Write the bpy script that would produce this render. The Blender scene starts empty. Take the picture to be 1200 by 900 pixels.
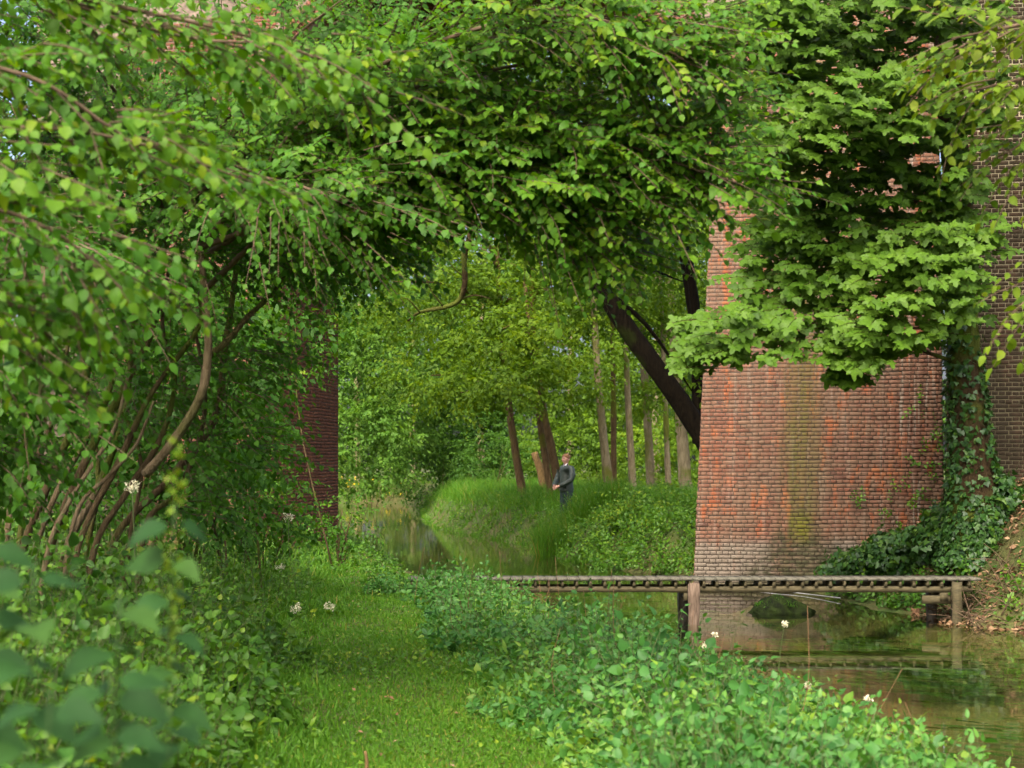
import bpy, math, random
import numpy as np
from mathutils import Vector, Matrix

random.seed(7)
rng = np.random.default_rng(11)
scene = bpy.context.scene
COL = scene.collection
EYE = 1.6
F = 2000.0           # focal length in photo pixels (1200 wide)
HOR = 545.0          # horizon row in the photograph

# ------------------------------------------------------------------ camera
cam = bpy.data.cameras.new('camera')
cam.sensor_width = 36.0
cam.lens = 36.0 * F / 1200.0
cam.shift_y = (HOR - 450.0) / 1200.0
cam.clip_start = 0.05
cam.clip_end = 2000.0
cam.dof.use_dof = True
cam.dof.focus_distance = 19.0
cam.dof.aperture_fstop = 4.0
cam_o = bpy.data.objects.new('camera', cam)
cam_o.location = (0, 0, EYE)
cam_o.rotation_euler = (math.radians(90), 0, 0)
COL.objects.link(cam_o)
scene.camera = cam_o

# ------------------------------------------------------------------ world, sun, exposure
SUN_EL, SUN_AZ = math.radians(52), math.radians(200)   # azimuth clockwise from +Y: behind the camera, to the left
w = bpy.data.worlds.new('World')
scene.world = w
w.use_nodes = True
wn = w.node_tree
bg = wn.nodes['Background']
sky = wn.nodes.new('ShaderNodeTexSky')
sky.sky_type = 'NISHITA'
sky.sun_disc = False
sky.sun_elevation = SUN_EL
sky.sun_rotation = SUN_AZ
sky.air_density = 0.5
sky.dust_density = 8.0
sky.ozone_density = 0.6
wn.links.new(sky.outputs[0], bg.inputs[0])
bg.inputs[1].default_value = 0.15
sl = bpy.data.lights.new('sun', 'SUN')
sl.energy = 0.6
sl.angle = math.radians(75)
sl.color = (1.0, 0.93, 0.78)
sun = bpy.data.objects.new('sun', sl)
sd = Vector((math.sin(SUN_AZ) * math.cos(SUN_EL), math.cos(SUN_AZ) * math.cos(SUN_EL), math.sin(SUN_EL)))
sun.rotation_euler = (-sd).to_track_quat('-Z', 'Y').to_euler()
sun.location = (0, -10, 30)
COL.objects.link(sun)

vs = scene.view_settings
vs.view_transform = 'Standard'
vs.look = 'None'
vs.gamma = 1.0
vs.use_curve_mapping = False
vs.exposure = 2.26
cy = scene.cycles
cy.max_bounces = 9
cy.diffuse_bounces = 6
cy.glossy_bounces = 3
cy.transmission_bounces = 7
cy.transparent_max_bounces = 8
cy.caustics_reflective = False
cy.caustics_refractive = False
cy.use_denoising = True
cy.use_adaptive_sampling = True
cy.adaptive_threshold = 0.02
scene.render.use_persistent_data = False

# ------------------------------------------------------------------ helpers
def P(px, py, d):
    return np.array([(px - 600.0) / F * d, d, EYE - (py - HOR) / F * d])

def nrm(v):
    v = np.asarray(v, float)
    return v / np.maximum(np.linalg.norm(v, axis=-1, keepdims=True), 1e-9)

def tag(o, label=None, cat=None, group=None, kind=None):
    if label: o['label'] = label
    if cat: o['category'] = cat
    if group: o['group'] = group
    if kind: o['kind'] = kind
    return o

def link(o, parent=None):
    COL.objects.link(o)
    if parent is not None:
        o.parent = parent
        if parent.type == 'EMPTY' or True:
            o.matrix_parent_inverse = parent.matrix_basis.inverted()
    return o

def empty(name, loc=(0, 0, 0)):
    o = bpy.data.objects.new(name, None)
    o.location = loc
    o.empty_display_size = 0.1
    COL.objects.link(o)
    return o

class Batch:
    """collects triangles; build() makes them one mesh"""
    def __init__(self):
        self.V, self.T, self.C, self.n = [], [], [], 0
    def add(self, V, T, tint=0.5):
        V = np.asarray(V, float).reshape(-1, 3)
        T = np.asarray(T, int).reshape(-1, 3)
        self.V.append(V); self.T.append(T + self.n)
        c = np.empty(len(V)); c[:] = tint
        self.C.append(c); self.n += len(V)
    def inst(self, tpl, pos, R, s, tint):
        N = len(pos)
        if N == 0: return
        if isinstance(tpl, list):                      # a mix of leaf shapes
            pick = rng.integers(0, len(tpl), N); s = np.broadcast_to(np.asarray(s, float), (N,)); tint = np.broadcast_to(tint, (N,))
            for i, t_ in enumerate(tpl):
                q = pick == i
                self.inst(t_, np.asarray(pos)[q], R[q], s[q], tint[q])
            return
        tv, tt = tpl
        K = len(tv)
        s = np.broadcast_to(np.asarray(s, float), (N,))
        v = np.einsum('nij,kj->nki', R, tv) * s[:, None, None] + np.asarray(pos)[:, None, :]
        t = tt[None] + (np.arange(N) * K)[:, None, None]
        self.add(v.reshape(-1, 3), t.reshape(-1, 3), np.repeat(np.broadcast_to(tint, (N,)), K))
    def mesh(self, name, mat, smooth=False):
        V = np.concatenate(self.V); T = np.concatenate(self.T); C = np.concatenate(self.C)
        me = bpy.data.meshes.new(name)
        me.vertices.add(len(V)); me.vertices.foreach_set('co', V.astype(np.float32).ravel())
        me.loops.add(len(T) * 3); me.loops.foreach_set('vertex_index', T.astype(np.int32).ravel())
        me.polygons.add(len(T)); me.polygons.foreach_set('loop_start', np.arange(0, len(T) * 3, 3, dtype=np.int32))
        if smooth:
            me.polygons.foreach_set('use_smooth', np.ones(len(T), dtype=bool))
        a = me.attributes.new('tint', 'FLOAT', 'POINT')
        a.data.foreach_set('value', C.astype(np.float32))
        me.update(calc_edges=True)
        if mat: me.materials.append(mat)
        return me
    def build(self, name, mat, parent=None, smooth=False, kind=None):
        o = bpy.data.objects.new(name, self.mesh(name, mat, smooth))
        link(o, parent)
        if kind: o['kind'] = kind
        return o

def frames(d, n):
    y = nrm(d)
    x = nrm(np.cross(y, n))
    z = np.cross(x, y)
    return np.stack([x, y, z], axis=-1)

def smooth_path(pts, m=6):
    pts = [np.asarray(p, float) for p in pts]
    if len(pts) < 3: 
        return np.array([pts[0] + (pts[-1] - pts[0]) * t for t in np.linspace(0, 1, m + 1)])
    q = [2 * pts[0] - pts[1]] + pts + [2 * pts[-1] - pts[-2]]
    out = []
    for i in range(1, len(q) - 2):
        for t in np.linspace(0, 1, m, endpoint=False):
            a, b, c, e = q[i - 1], q[i], q[i + 1], q[i + 2]
            out.append(0.5 * (2 * b + (c - a) * t + (2 * a - 5 * b + 4 * c - e) * t * t + (3 * b - a - 3 * c + e) * t ** 3))
    out.append(pts[-1])
    return np.array(out)

def tube(batch, pts, r, n=8, m=5, wob=0.0, tint=0.5, cap=True):
    """tapered tube along a smoothed path; r = radii at the control points"""
    path = smooth_path(pts, m)
    rr = np.interp(np.linspace(0, 1, len(path)), np.linspace(0, 1, len(r)), r)
    tan = nrm(np.gradient(path, axis=0))
    ref = np.array([0.13, 0.9, 0.21]) if abs(tan[0][2]) > 0.6 else np.array([0.1, 0.1, 1.0])
    x = nrm(np.cross(tan, ref)); y = np.cross(tan, x)
    a = np.linspace(0, 2 * math.pi, n, endpoint=False)
    ring = rr[:, None] * (1 + wob * rng.standard_normal((len(path), n)))
    V = path[:, None, :] + ring[..., None] * (np.cos(a)[None, :, None] * x[:, None, :] + np.sin(a)[None, :, None] * y[:, None, :])
    T = []
    for i in range(len(path) - 1):
        for k in range(n):
            p0, p1 = i * n + k, i * n + (k + 1) % n
            T += [(p0, p1, p1 + n), (p0, p1 + n, p0 + n)]
    V = V.reshape(-1, 3)
    if cap:
        V = np.vstack([V, path[0], path[-1]])
        b0, b1 = len(V) - 2, len(V) - 1
        L = (len(path) - 1) * n
        for k in range(n):
            T += [(b0, (k + 1) % n, k), (b1, L + k, L + (k + 1) % n)]
    batch.add(V, T, tint)
    return path, rr

BOX_T = np.array([(0,2,1),(0,3,2),(4,5,6),(4,6,7),(0,1,5),(0,5,4),(1,2,6),(1,6,5),(2,3,7),(2,7,6),(3,0,4),(3,4,7)])
def box_v(x0, x1, y0, y1, z0, z1):
    return np.array([(x0,y0,z0),(x1,y0,z0),(x1,y1,z0),(x0,y1,z0),(x0,y0,z1),(x1,y0,z1),(x1,y1,z1),(x0,y1,z1)], float)

# leaf templates: base at origin, +Y to the tip, +Z the upper face, unit length
def leaf_tpl(ts, ws, fold=0.14, droop=0.18):
    """midrib plus one row of points on either side"""
    V, T = [], []
    mid = [0.0] + list(ts) + [1.0]
    for t in mid: V.append((0, t, -droop * t * t))
    k = len(ts)
    for s in (-1, 1):
        base = len(V)
        for t, wd in zip(ts, ws): V.append((s * wd, t - 0.04, -droop * t * t + fold * wd * 1.6))
        for i in range(k + 1):
            a, b = i, i + 1
            if i == 0: tr = [(a, base, b)]
            elif i == k: tr = [(a, base + k - 1, b)]
            else: tr = [(a, base + i - 1, base + i), (a, base + i, b)]
            if s > 0: tr = [(p, r, q) for p, q, r in tr]
            T += tr
    V = np.array(V, float); T = np.array(T, int)
    return V, T
LEAF_ROUND = leaf_tpl([0.16, 0.45, 0.76], [0.30, 0.44, 0.34])
LEAF_OVAL = leaf_tpl([0.25, 0.62], [0.30, 0.30])
LEAF_MID = leaf_tpl([0.22, 0.64], [0.34, 0.38])
def warp(tpl, twist, curl, skew):
    v = tpl[0].copy(); a = twist * (v[:, 1] - 0.4)
    x, z = v[:, 0] * np.cos(a) - v[:, 2] * np.sin(a), v[:, 0] * np.sin(a) + v[:, 2] * np.cos(a)
    v[:, 0] = x + skew * v[:, 1] * (1 - v[:, 1]); v[:, 2] = z - curl * v[:, 1] ** 2
    return v, tpl[1]
HAZELS = [LEAF_MID, warp(LEAF_MID, 0.5, 0.15, 0.1), warp(leaf_tpl([0.3, 0.7], [0.36, 0.33]), -0.6, 0.3, -0.12), warp(leaf_tpl([0.2, 0.55], [0.28, 0.33]), 0.3, -0.12, 0.15), warp(leaf_tpl([0.28, 0.66], [0.24, 0.42], 0.35), -0.3, 0.4, 0.05)]
HERBS = [LEAF_OVAL, warp(LEAF_OVAL, 0.6, 0.2, 0.12), warp(leaf_tpl([0.2, 0.6], [0.2, 0.22], 0.25), -0.5, 0.35, -0.1), warp(leaf_tpl([0.25, 0.6], [0.36, 0.34], 0.3), 0.4, -0.1, 0.1)]
LEAF_LOW = (np.array([(0,0,0),(-0.3,0.45,0.07),(0,1,-0.1),(0.3,0.45,0.07)], float), np.array([(0,2,1),(0,3,2)]))
LEAF_LANCE = leaf_tpl([0.2, 0.55], [0.2, 0.17], droop=0.28)
BLADE = (np.array([(-.5,0,0),(.5,0,0),(-.42,.4,-.05),(.42,.4,-.05),(-.26,.75,-.2),(.26,.75,-.2),(0,.97,-.42)], float), np.array([(0,1,3),(0,3,2),(2,3,5),(2,5,4),(4,5,6)]))
BLADE3 = (np.array([(-.5,0,0),(.5,0,0),(-.38,.55,-.08),(.38,.55,-.08),(0,1,-.34)], float), np.array([(0,1,3),(0,3,2),(2,3,4)]))
def maple_tpl():
    half = [(0.0,0.0),(0.24,-0.10),(0.30,0.02),(0.24,0.14),(0.50,0.22),(0.54,0.40),(0.30,0.44),(0.24,0.50),(0.22,0.78),(0.0,1.0)]
    pts = half + [(-x, y) for x, y in half[-2:0:-1]]
    V = [(0, 0.33, 0.0)] + [(x, y, -0.22 * ((x * x) + (y - 0.33) ** 2) + 0.03 * math.sin(9 * x)) for x, y in pts]
    n = len(pts)
    T = [(0, 1 + i, 1 + (i + 1) % n) for i in range(n)]
    return np.array(V, float), np.array(T)
MAPLE = maple_tpl()
MAPLES = [MAPLE, warp(MAPLE, 0.5, 0.15, 0.1), warp(MAPLE, -0.4, 0.3, -0.1), warp(MAPLE, 0.2, -0.1, 0.15)]
def ivy_tpl():
    half = [(0.0,0.08),(0.3,-0.05),(0.52,0.28),(0.27,0.48),(0.0,1.0)]
    pts = half + [(-x, y) for x, y in half[-2:0:-1]]
    V = [(0, 0.3, 0.05)] + [(x, y, 0) for x, y in pts]
    n = len(pts)
    return np.array(V, float), np.array([(0, 1 + i, 1 + (i + 1) % n) for i in range(n)])
IVY = ivy_tpl()

UP = np.array([0, 0, 1.0])

def sprays(lb, tb, o, a, L, K, tpl, lsize, up=None, droop=0.18, spread=0.85, tint=(0.5, 0.2), hang=0.25, twig_r=0.004, njit=0.32, rec=None, face=None):
    """N twigs, each with K alternate leaves, leaves added to lb and twigs to tb"""
    o = np.asarray(o, float); a = nrm(a); N = len(o)
    if N == 0: return
    L = np.broadcast_to(np.asarray(L, float), (N,))
    if up is None:
        up = nrm(UP + 0.35 * rng.standard_normal((N, 3)))
    t = np.linspace(0.14, 1.0, K)[None, :, None]
    A, LL = a[:, None, :], L[:, None, None]
    dz = np.array([0, 0, -1.0])
    bend = 0.12 * rng.standard_normal((N, 1, 3))
    pos = o[:, None, :] + A * LL * t + dz * droop * LL * t * t + bend * LL * t * t
    tan = nrm(A + 2 * droop * t * dz + 2 * bend * t)
    upn = np.broadcast_to(up[:, None, :], tan.shape)
    side = nrm(np.cross(tan, upn))
    s = np.where(np.arange(K) % 2 == 0, 1.0, -1.0)[None, :, None] * np.ones((N, 1, 1))
    s[:, -1] = 0
    ld = tan * (0.5 + 0.8 * (s == 0)) + side * s * spread + dz * hang + 0.22 * rng.standard_normal((N, K, 3))
    nn = upn + njit * rng.standard_normal((N, K, 3))
    if face is not None: nn = nn + np.asarray(face)
    sz = lsize * rng.uniform(0.78, 1.2, (N, 1)) * rng.uniform(0.5, 1.2, (N, K)) * (1.08 - 0.25 * t[..., 0])
    tn = np.clip(tint[0] + tint[1] * (0.6 * rng.standard_normal((N, 1)) + 0.6 * rng.standard_normal((N, K))), 0, 1)
    off = side * s * 0.12 * lsize
    R = frames(ld.reshape(-1, 3), nn.reshape(-1, 3))
    pp = (pos + off).reshape(-1, 3)
    if rec is not None:
        rec.append((pp, R, sz.ravel(), tn.ravel()))
    else:
        lb.inst(tpl, pp, R, sz.ravel(), tn.ravel())
    if tb is not None and twig_r > 0:
        tt = np.linspace(0, 1, 4)[None, :, None]
        c = o[:, None, :] + A * LL * tt + dz * droop * LL * tt * tt + bend * LL * tt * tt
        x = nrm(np.cross(a, UP + 0.01)); y = np.cross(a, x)
        rad = twig_r * np.array([1.0, 0.8, 0.6, 0.3])
        ang = [0, 2.1, 4.2]
        V = np.stack([c + rad[None, :, None] * (math.cos(g) * x + math.sin(g) * y)[:, None, :] for g in ang], axis=2)  # N,4,3,3
        T = []
        for i in range(3):
            for k in range(3):
                p0, p1 = i * 3 + k, i * 3 + (k + 1) % 3
                T += [(p0, p1, p1 + 3), (p0, p1 + 3, p0 + 3)]
        T = np.array(T)[None] + (np.arange(N) * 12)[:, None, None]
        tb.add(V.reshape(-1, 3), T.reshape(-1, 3))

def along(pts, n, lo=0.0, hi=1.0):
    path = smooth_path(pts, 8)
    seg = np.linalg.norm(np.diff(path, axis=0), axis=1)
    cum = np.concatenate([[0], np.cumsum(seg)]) / seg.sum()
    u = rng.uniform(lo, hi, n)
    p = np.stack([np.interp(u, cum, path[:, k]) for k in range(3)], -1)
    tn = nrm(np.stack([np.interp(u, cum, np.gradient(path[:, k])) for k in range(3)], -1))
    return p, tn, u

def in_ellipsoid(n, c, r, shell=0.0):
    v = nrm(rng.standard_normal((n, 3)))
    rad = (shell + (1 - shell) * rng.uniform(0, 1, n)) ** (1 / 3)
    v = v * rad[:, None]
    return np.asarray(c) + v * np.asarray(r), v

# ------------------------------------------------------------------ materials
def mat_new(name):
    m = bpy.data.materials.new(name)
    m.use_nodes = True
    nt = m.node_tree
    b = nt.nodes['Principled BSDF']
    return m, nt, b

def ramp(nt, fac, stops):
    r = nt.nodes.new('ShaderNodeValToRGB')
    el = r.color_ramp.elements
    while len(el) > 1: el.remove(el[-1])
    el[0].position = stops[0][0]; el[0].color = (*stops[0][1], 1)
    for p, c in stops[1:]:
        e = el.new(p); e.color = (*c, 1)
    nt.links.new(fac, r.inputs[0])
    return r.outputs[0]

def noise(nt, scale, detail=4, rough=0.55, vec=None, dim=None):
    n = nt.nodes.new('ShaderNodeTexNoise')
    n.inputs['Scale'].default_value = scale
    n.inputs['Detail'].default_value = detail
    n.inputs['Roughness'].default_value = rough
    if vec is not None: nt.links.new(vec, n.inputs['Vector'])
    return n.outputs['Fac']

def pos_vec(nt, scale=(1, 1, 1), loc=(0, 0, 0)):
    g = nt.nodes.new('ShaderNodeNewGeometry')
    mp = nt.nodes.new('ShaderNodeMapping')
    mp.inputs['Scale'].default_value = scale
    mp.inputs['Location'].default_value = loc
    nt.links.new(g.outputs['Position'], mp.inputs['Vector'])
    return mp.outputs[0]

def mix(nt, fac, a, b, blend='MIX'):
    m = nt.nodes.new('ShaderNodeMix')
    m.data_type = 'RGBA'; m.blend_type = blend
    for sock, v in ((m.inputs[0], fac), (m.inputs[6], a), (m.inputs[7], b)):
        if isinstance(v, (int, float)): sock.default_value = v
        elif isinstance(v, tuple): sock.default_value = (*v, 1)
        else: nt.links.new(v, sock)
    return m.outputs[2]

def math_n(nt, op, a, b=None, clamp=False):
    m = nt.nodes.new('ShaderNodeMath'); m.operation = op; m.use_clamp = clamp
    for i, v in enumerate((a, b)):
        if v is None: continue
        if isinstance(v, (int, float)): m.inputs[i].default_value = v
        else: nt.links.new(v, m.inputs[i])
    return m.outputs[0]

def maprange(nt, v, a, b, c=0.0, d=1.0, smooth=True):
    m = nt.nodes.new('ShaderNodeMapRange')
    if smooth: m.interpolation_type = 'SMOOTHSTEP'
    nt.links.new(v, m.inputs[0])
    for i, x in zip((1, 2, 3, 4), (a, b, c, d)): m.inputs[i].default_value = x
    return m.outputs[0]

def bump(nt, b, h, strength=0.4, dist=0.02):
    bn = nt.nodes.new('ShaderNodeBump')
    bn.inputs['Strength'].default_value = strength
    bn.inputs['Distance'].default_value = dist
    nt.links.new(h, bn.inputs['Height'])
    nt.links.new(bn.outputs[0], b.inputs['Normal'])

def leaf_mat(name, stops, transl=0.38, rough=0.42, spec=0.45, tcol=(1.35, 1.2, 0.35)):
    m, nt, b = mat_new(name)
    at = nt.nodes.new('ShaderNodeAttribute'); at.attribute_name = 'tint'
    c = ramp(nt, at.outputs['Fac'], stops)
    v = noise(nt, 30, 2, vec=pos_vec(nt))
    c = mix(nt, 0.35, c, ramp(nt, v, [(0.3, (0.55, 0.55, 0.55)), (0.7, (1.2, 1.2, 1.2))]), 'MULTIPLY')
    nt.links.new(c, b.inputs['Base Color'])
    b.inputs['Roughness'].default_value = rough
    b.inputs['Specular IOR Level'].default_value = spec
    tr = nt.nodes.new('ShaderNodeBsdfTranslucent')
    nt.links.new(mix(nt, 1.0, c, tcol, 'MULTIPLY'), tr.inputs['Color'])
    ms = nt.nodes.new('ShaderNodeMixShader')
    ms.inputs[0].default_value = transl
    nt.links.new(b.outputs[0], ms.inputs[1]); nt.links.new(tr.outputs[0], ms.inputs[2])
    nt.links.new(ms.outputs[0], nt.nodes['Material Output'].inputs['Surface'])
    return m

def bark_mat(name, c0, c1, moss=0.3, mosscol=(0.06, 0.075, 0.012), scale=1.0):
    m, nt, b = mat_new(name)
    v = pos_vec(nt, (6 * scale, 6 * scale, 1.2 * scale))
    n1 = noise(nt, 3, 6, 0.65, v)
    n2 = noise(nt, 1.1, 3, 0.5, pos_vec(nt))
    c = ramp(nt, n1, [(0.3, c0), (0.7, c1)])
    c = mix(nt, maprange(nt, n2, 0.62 - moss * 0.4, 0.72 - moss * 0.3), c, mosscol)
    nt.links.new(c, b.inputs['Base Color'])
    b.inputs['Roughness'].default_value = 0.9
    b.inputs['Specular IOR Level'].default_value = 0.06
    n3 = noise(nt, 9, 4, 0.7, v)
    bump(nt, b, math_n(nt, 'ADD', n1, math_n(nt, 'MULTIPLY', n3, 0.5)), 1.0, 0.06)
    return m

def plain_mat(name, c0, c1, scale=8, rough=0.8, spec=0.3, stretch=(1, 1, 1), bs=0.4, bd=0.01):
    m, nt, b = mat_new(name)
    n1 = noise(nt, scale, 5, 0.6, pos_vec(nt, stretch))
    nt.links.new(ramp(nt, n1, [(0.3, c0), (0.7, c1)]), b.inputs['Base Color'])
    b.inputs['Roughness'].default_value = rough
    b.inputs['Specular IOR Level'].default_value = spec
    bump(nt, b, n1, bs, bd)
    return m

M = {}
M['hazel'] = leaf_mat('hazel_leaf', [(0.0, (0.024, 0.080, 0.006)), (0.45, (0.050, 0.145, 0.010)), (0.8, (0.095, 0.195, 0.009)), (1.0, (0.16, 0.23, 0.010))], 0.50, 0.5, 0.16, (1.3, 1.2, 0.25))
M['maple'] = leaf_mat('maple_leaf', [(0.0, (0.024, 0.066, 0.004)), (0.5, (0.060, 0.130, 0.009)), (1.0, (0.095, 0.178, 0.018))], 0.45, 0.5, 0.15, (1.25, 1.2, 0.3))
M['yellowgreen'] = leaf_mat('yellow_green_leaf', [(0.0, (0.05, 0.10, 0.008)), (0.5, (0.095, 0.16, 0.008)), (1.0, (0.15, 0.20, 0.012))], 0.42, 0.5, 0.12, (1.25, 1.2, 0.3))
M['far_a'] = leaf_mat('far_leaf_fresh', [(0.0, (0.040, 0.090, 0.006)), (0.5, (0.082, 0.160, 0.009)), (1.0, (0.14, 0.22, 0.011))], 0.48, 0.5, 0.12, (1.3, 1.2, 0.25))
M['far_b'] = leaf_mat('far_leaf_cool', [(0.0, (0.030, 0.085, 0.010)), (0.5, (0.062, 0.145, 0.015)), (1.0, (0.105, 0.20, 0.022))], 0.45, 0.5, 0.12, (1.25, 1.2, 0.3))
M['herb'] = leaf_mat('herb_leaf', [(0.0, (0.023, 0.078, 0.008)), (0.5, (0.055, 0.145, 0.011)), (0.85, (0.10, 0.20, 0.010)), (1.0, (0.16, 0.23, 0.014))], 0.40, 0.45, 0.22, (1.3, 1.2, 0.25))
M['bramble'] = leaf_mat('bramble_leaf', [(0.0, (0.018, 0.072, 0.012)), (0.45, (0.040, 0.135, 0.022)), (0.8, (0.072, 0.185, 0.026)), (1.0, (0.13, 0.225, 0.02))], 0.38, 0.45, 0.2, (1.25, 1.2, 0.3))
M['nettle'] = leaf_mat('nettle_leaf', [(0.0, (0.007, 0.028, 0.006)), (0.6, (0.015, 0.048, 0.009)), (1.0, (0.040, 0.085, 0.009))], 0.22, 0.65, 0.1)
M['ivy'] = leaf_mat('ivy_leaf', [(0.0, (0.012, 0.042, 0.008)), (0.6, (0.028, 0.080, 0.010)), (1.0, (0.07, 0.14, 0.012))], 0.18, 0.42, 0.28)
M['grass'] = leaf_mat('grass_blade', [(0.0, (0.030, 0.088, 0.006)), (0.5, (0.056, 0.160, 0.010)), (0.9, (0.092, 0.205, 0.014)), (1.0, (0.22, 0.20, 0.045))], 0.40, 0.5, 0.15, (1.25, 1.2, 0.3))
M['litter'] = leaf_mat('dead_leaf', [(0.0, (0.06, 0.03, 0.014)), (0.5, (0.14, 0.075, 0.035)), (1.0, (0.24, 0.16, 0.09))], 0.1, 0.75, 0.2, (1, 1, 1))
M['flower'] = leaf_mat('cream_petal', [(0.0, (0.55, 0.52, 0.32)), (1.0, (0.75, 0.72, 0.55))], 0.3, 0.7, 0.2, (1, 1, 0.9))
M['yellow'] = leaf_mat('yellow_petal', [(0.0, (0.55, 0.40, 0.01)), (1.0, (0.75, 0.58, 0.02))], 0.3, 0.6, 0.2, (1, 1, 0.6))
M['weed'] = leaf_mat('water_weed', [(0.0, (0.03, 0.07, 0.01)), (1.0, (0.08, 0.14, 0.015))], 0.3, 0.6, 0.2)
M['bark'] = bark_mat('hazel_bark', (0.034, 0.023, 0.010), (0.11, 0.078, 0.040), 0.35)
M['bark_light'] = bark_mat('pale_bark', (0.060, 0.042, 0.020), (0.19, 0.145, 0.085), 0.3)
M['bark_dark'] = bark_mat('dark_bark', (0.005, 0.004, 0.003), (0.018, 0.014, 0.008), 0.1, (0.02, 0.028, 0.006))
M['bark_maple'] = bark_mat('maple_bark', (0.020, 0.013, 0.006), (0.062, 0.042, 0.020), 0.5)
M['bark_far'] = bark_mat('far_bark', (0.10, 0.08, 0.042), (0.26, 0.215, 0.13), 0.35, (0.10, 0.11, 0.02))
M['bark_far_brown'] = bark_mat('far_brown_bark', (0.05, 0.032, 0.015), (0.14, 0.092, 0.045), 0.25, (0.09, 0.09, 0.015))
M['deadwood'] = plain_mat('dead_wood', (0.08, 0.05, 0.018), (0.19, 0.12, 0.045), 9, 0.85, 0.2, (4, 4, 1))
M['twig'] = plain_mat('twig_bark', (0.04, 0.025, 0.012), (0.11, 0.075, 0.045), 20, 0.8, 0.2)
M['stem_green'] = plain_mat('green_stem', (0.035, 0.06, 0.012), (0.075, 0.09, 0.025), 10, 0.6, 0.3)

# ------------------------------------------------------------------ river shape and terrain
WATER_Z = -0.5
LY = np.array([-60, 4, 8, 12, 14, 17, 20, 23, 27, 31, 35, 44, 55, 66, 76, 84, 92, 96, 400])
LX = np.array([2.6, 2.7, 2.75, 2.6, 2.1, 1.35, 0.45, -0.6, -1.25, -1.75, -2.3, -3.7, -5.2, -6.6, -9.0, -20, -60, -90, -90])
RY = np.array([-60, 12, 18, 21, 22.6, 23.5, 24.5, 26, 27.5, 28.6, 29.2, 32, 34, 38, 44, 50, 56, 66, 76, 86, 95, 97, 400])
RX = np.array([8.5, 7.6, 7.0, 6.7, 5.85, 5.55, 5.2, 5.15, 5.2, 5.2, 3.3, 3.4, 2.2, 1.25, 0.75, -0.9, -2.3, -3.3, -3.9, -4.6, -6, -90.5, -90.5])
def shore(y):
    return np.interp(y, LY, LX), np.interp(y, RY, RX)
def sstep(a, b, x):
    t = np.clip((x - a) / (b - a), 0, 1)
    return t * t * (3 - 2 * t)
def bumps(x, y):
    return 0.03 * np.sin(1.7 * x + 0.6 * y) + 0.025 * np.sin(0.9 * y - 1.1 * x + 1.3) + 0.012 * np.sin(4.1 * x + 3.3 * y)
def ground_z(x, y):
    x = np.asarray(x, float); y = np.asarray(y, float)
    xl, xr = shore(y)
    wob = 0.10 * np.sin(2.3 * y) + 0.06 * np.sin(5.1 * y + 1)
    dl = xl + wob - x            # >0 on the left bank
    dr = x - (xr - wob)          # >0 on the right bank
    inside = np.minimum(-dl, -dr)
    bed = WATER_Z - 0.42 * sstep(0.0, 1.1, inside) - 0.02 * np.sin(3 * x + y)
    left_h = 0.0 + 0.35 * sstep(3.2, 7.0, dl) + 0.9 * sstep(6, 16, dl)
    left = WATER_Z + (left_h - WATER_Z) * sstep(-0.05, 1.3, dl)
    near = sstep(29, 26, y)
    rh = near * (-0.28 + 0.5 * sstep(5.0, 6.2, x) + 1.3 * sstep(5.9, 8.2, x)) + (1 - near) * (0.20 + 0.27 * sstep(0.2, 1.6, dr))
    right = WATER_Z + (rh - WATER_Z) * (near * sstep(-0.05, 1.6, dr) + (1 - near) * sstep(-0.05, 0.8, dr))
    z = np.where(dl > 0, left, np.where(dr > 0, right, bed))
    z = z + bumps(x, y) * np.where((dl > 0.3) | (dr > 0.3), 1, 0.25)
    return z

def axis(parts):
    out = []
    for a, b, s in parts: out.append(np.arange(a, b, s))
    return np.unique(np.concatenate(out + [[parts[-1][1]]]))
gx = axis([(-400, -60, 30), (-60, -12, 2), (-12, -6, 0.5), (-6, 10, 0.16), (10, 16, 0.5), (16, 60, 3), (60, 400, 30)])
gy = axis([(-200, -20, 20), (-20, 4, 1.5), (4, 60, 0.2), (60, 100, 0.6), (100, 160, 4), (160, 700, 40)])
GX, GY = np.meshgrid(gx, gy)
gb = Batch()
nx, ny = len(gx), len(gy)
idx = (np.arange(ny - 1)[:, None] * nx + np.arange(nx - 1)[None]).ravel()
GT = np.concatenate([np.stack([idx, idx + 1, idx + nx + 1], -1), np.stack([idx, idx + nx + 1, idx + nx], -1)])
gb.add(np.stack([GX, GY, ground_z(GX, GY)], -1).reshape(-1, 3), GT)

m, nt, b = mat_new('earth_and_river_bed')
pv = pos_vec(nt)
n1 = noise(nt, 1.3, 6, 0.6, pv); n2 = noise(nt, 22, 5, 0.65, pv); n3 = noise(nt, 0.45, 3, 0.5, pos_vec(nt, (1.0, 0.35, 1)))
soil = ramp(nt, n2, [(0.3, (0.030, 0.030, 0.010)), (0.7, (0.075, 0.075, 0.022))])
soil = mix(nt, maprange(nt, n1, 0.4, 0.65), soil, (0.035, 0.06, 0.012))
bedc = ramp(nt, n2, [(0.25, (0.055, 0.048, 0.018)), (0.55, (0.13, 0.108, 0.045)), (0.8, (0.23, 0.185, 0.095))])
bedc = mix(nt, maprange(nt, n3, 0.52, 0.68), bedc, (0.05, 0.06, 0.015))
sx = nt.nodes.new('ShaderNodeSeparateXYZ'); nt.links.new(pv, sx.inputs[0])
nt.links.new(mix(nt, maprange(nt, sx.outputs[2], -0.62, -0.5), bedc, soil), b.inputs['Base Color'])
b.inputs['Roughness'].default_value = 0.9; b.inputs['Specular IOR Level'].default_value = 0.15
bump(nt, b, n2, 0.7, 0.03)
M['ground'] = m
g = gb.build('ground', M['ground'], None, True, 'structure')

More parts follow.
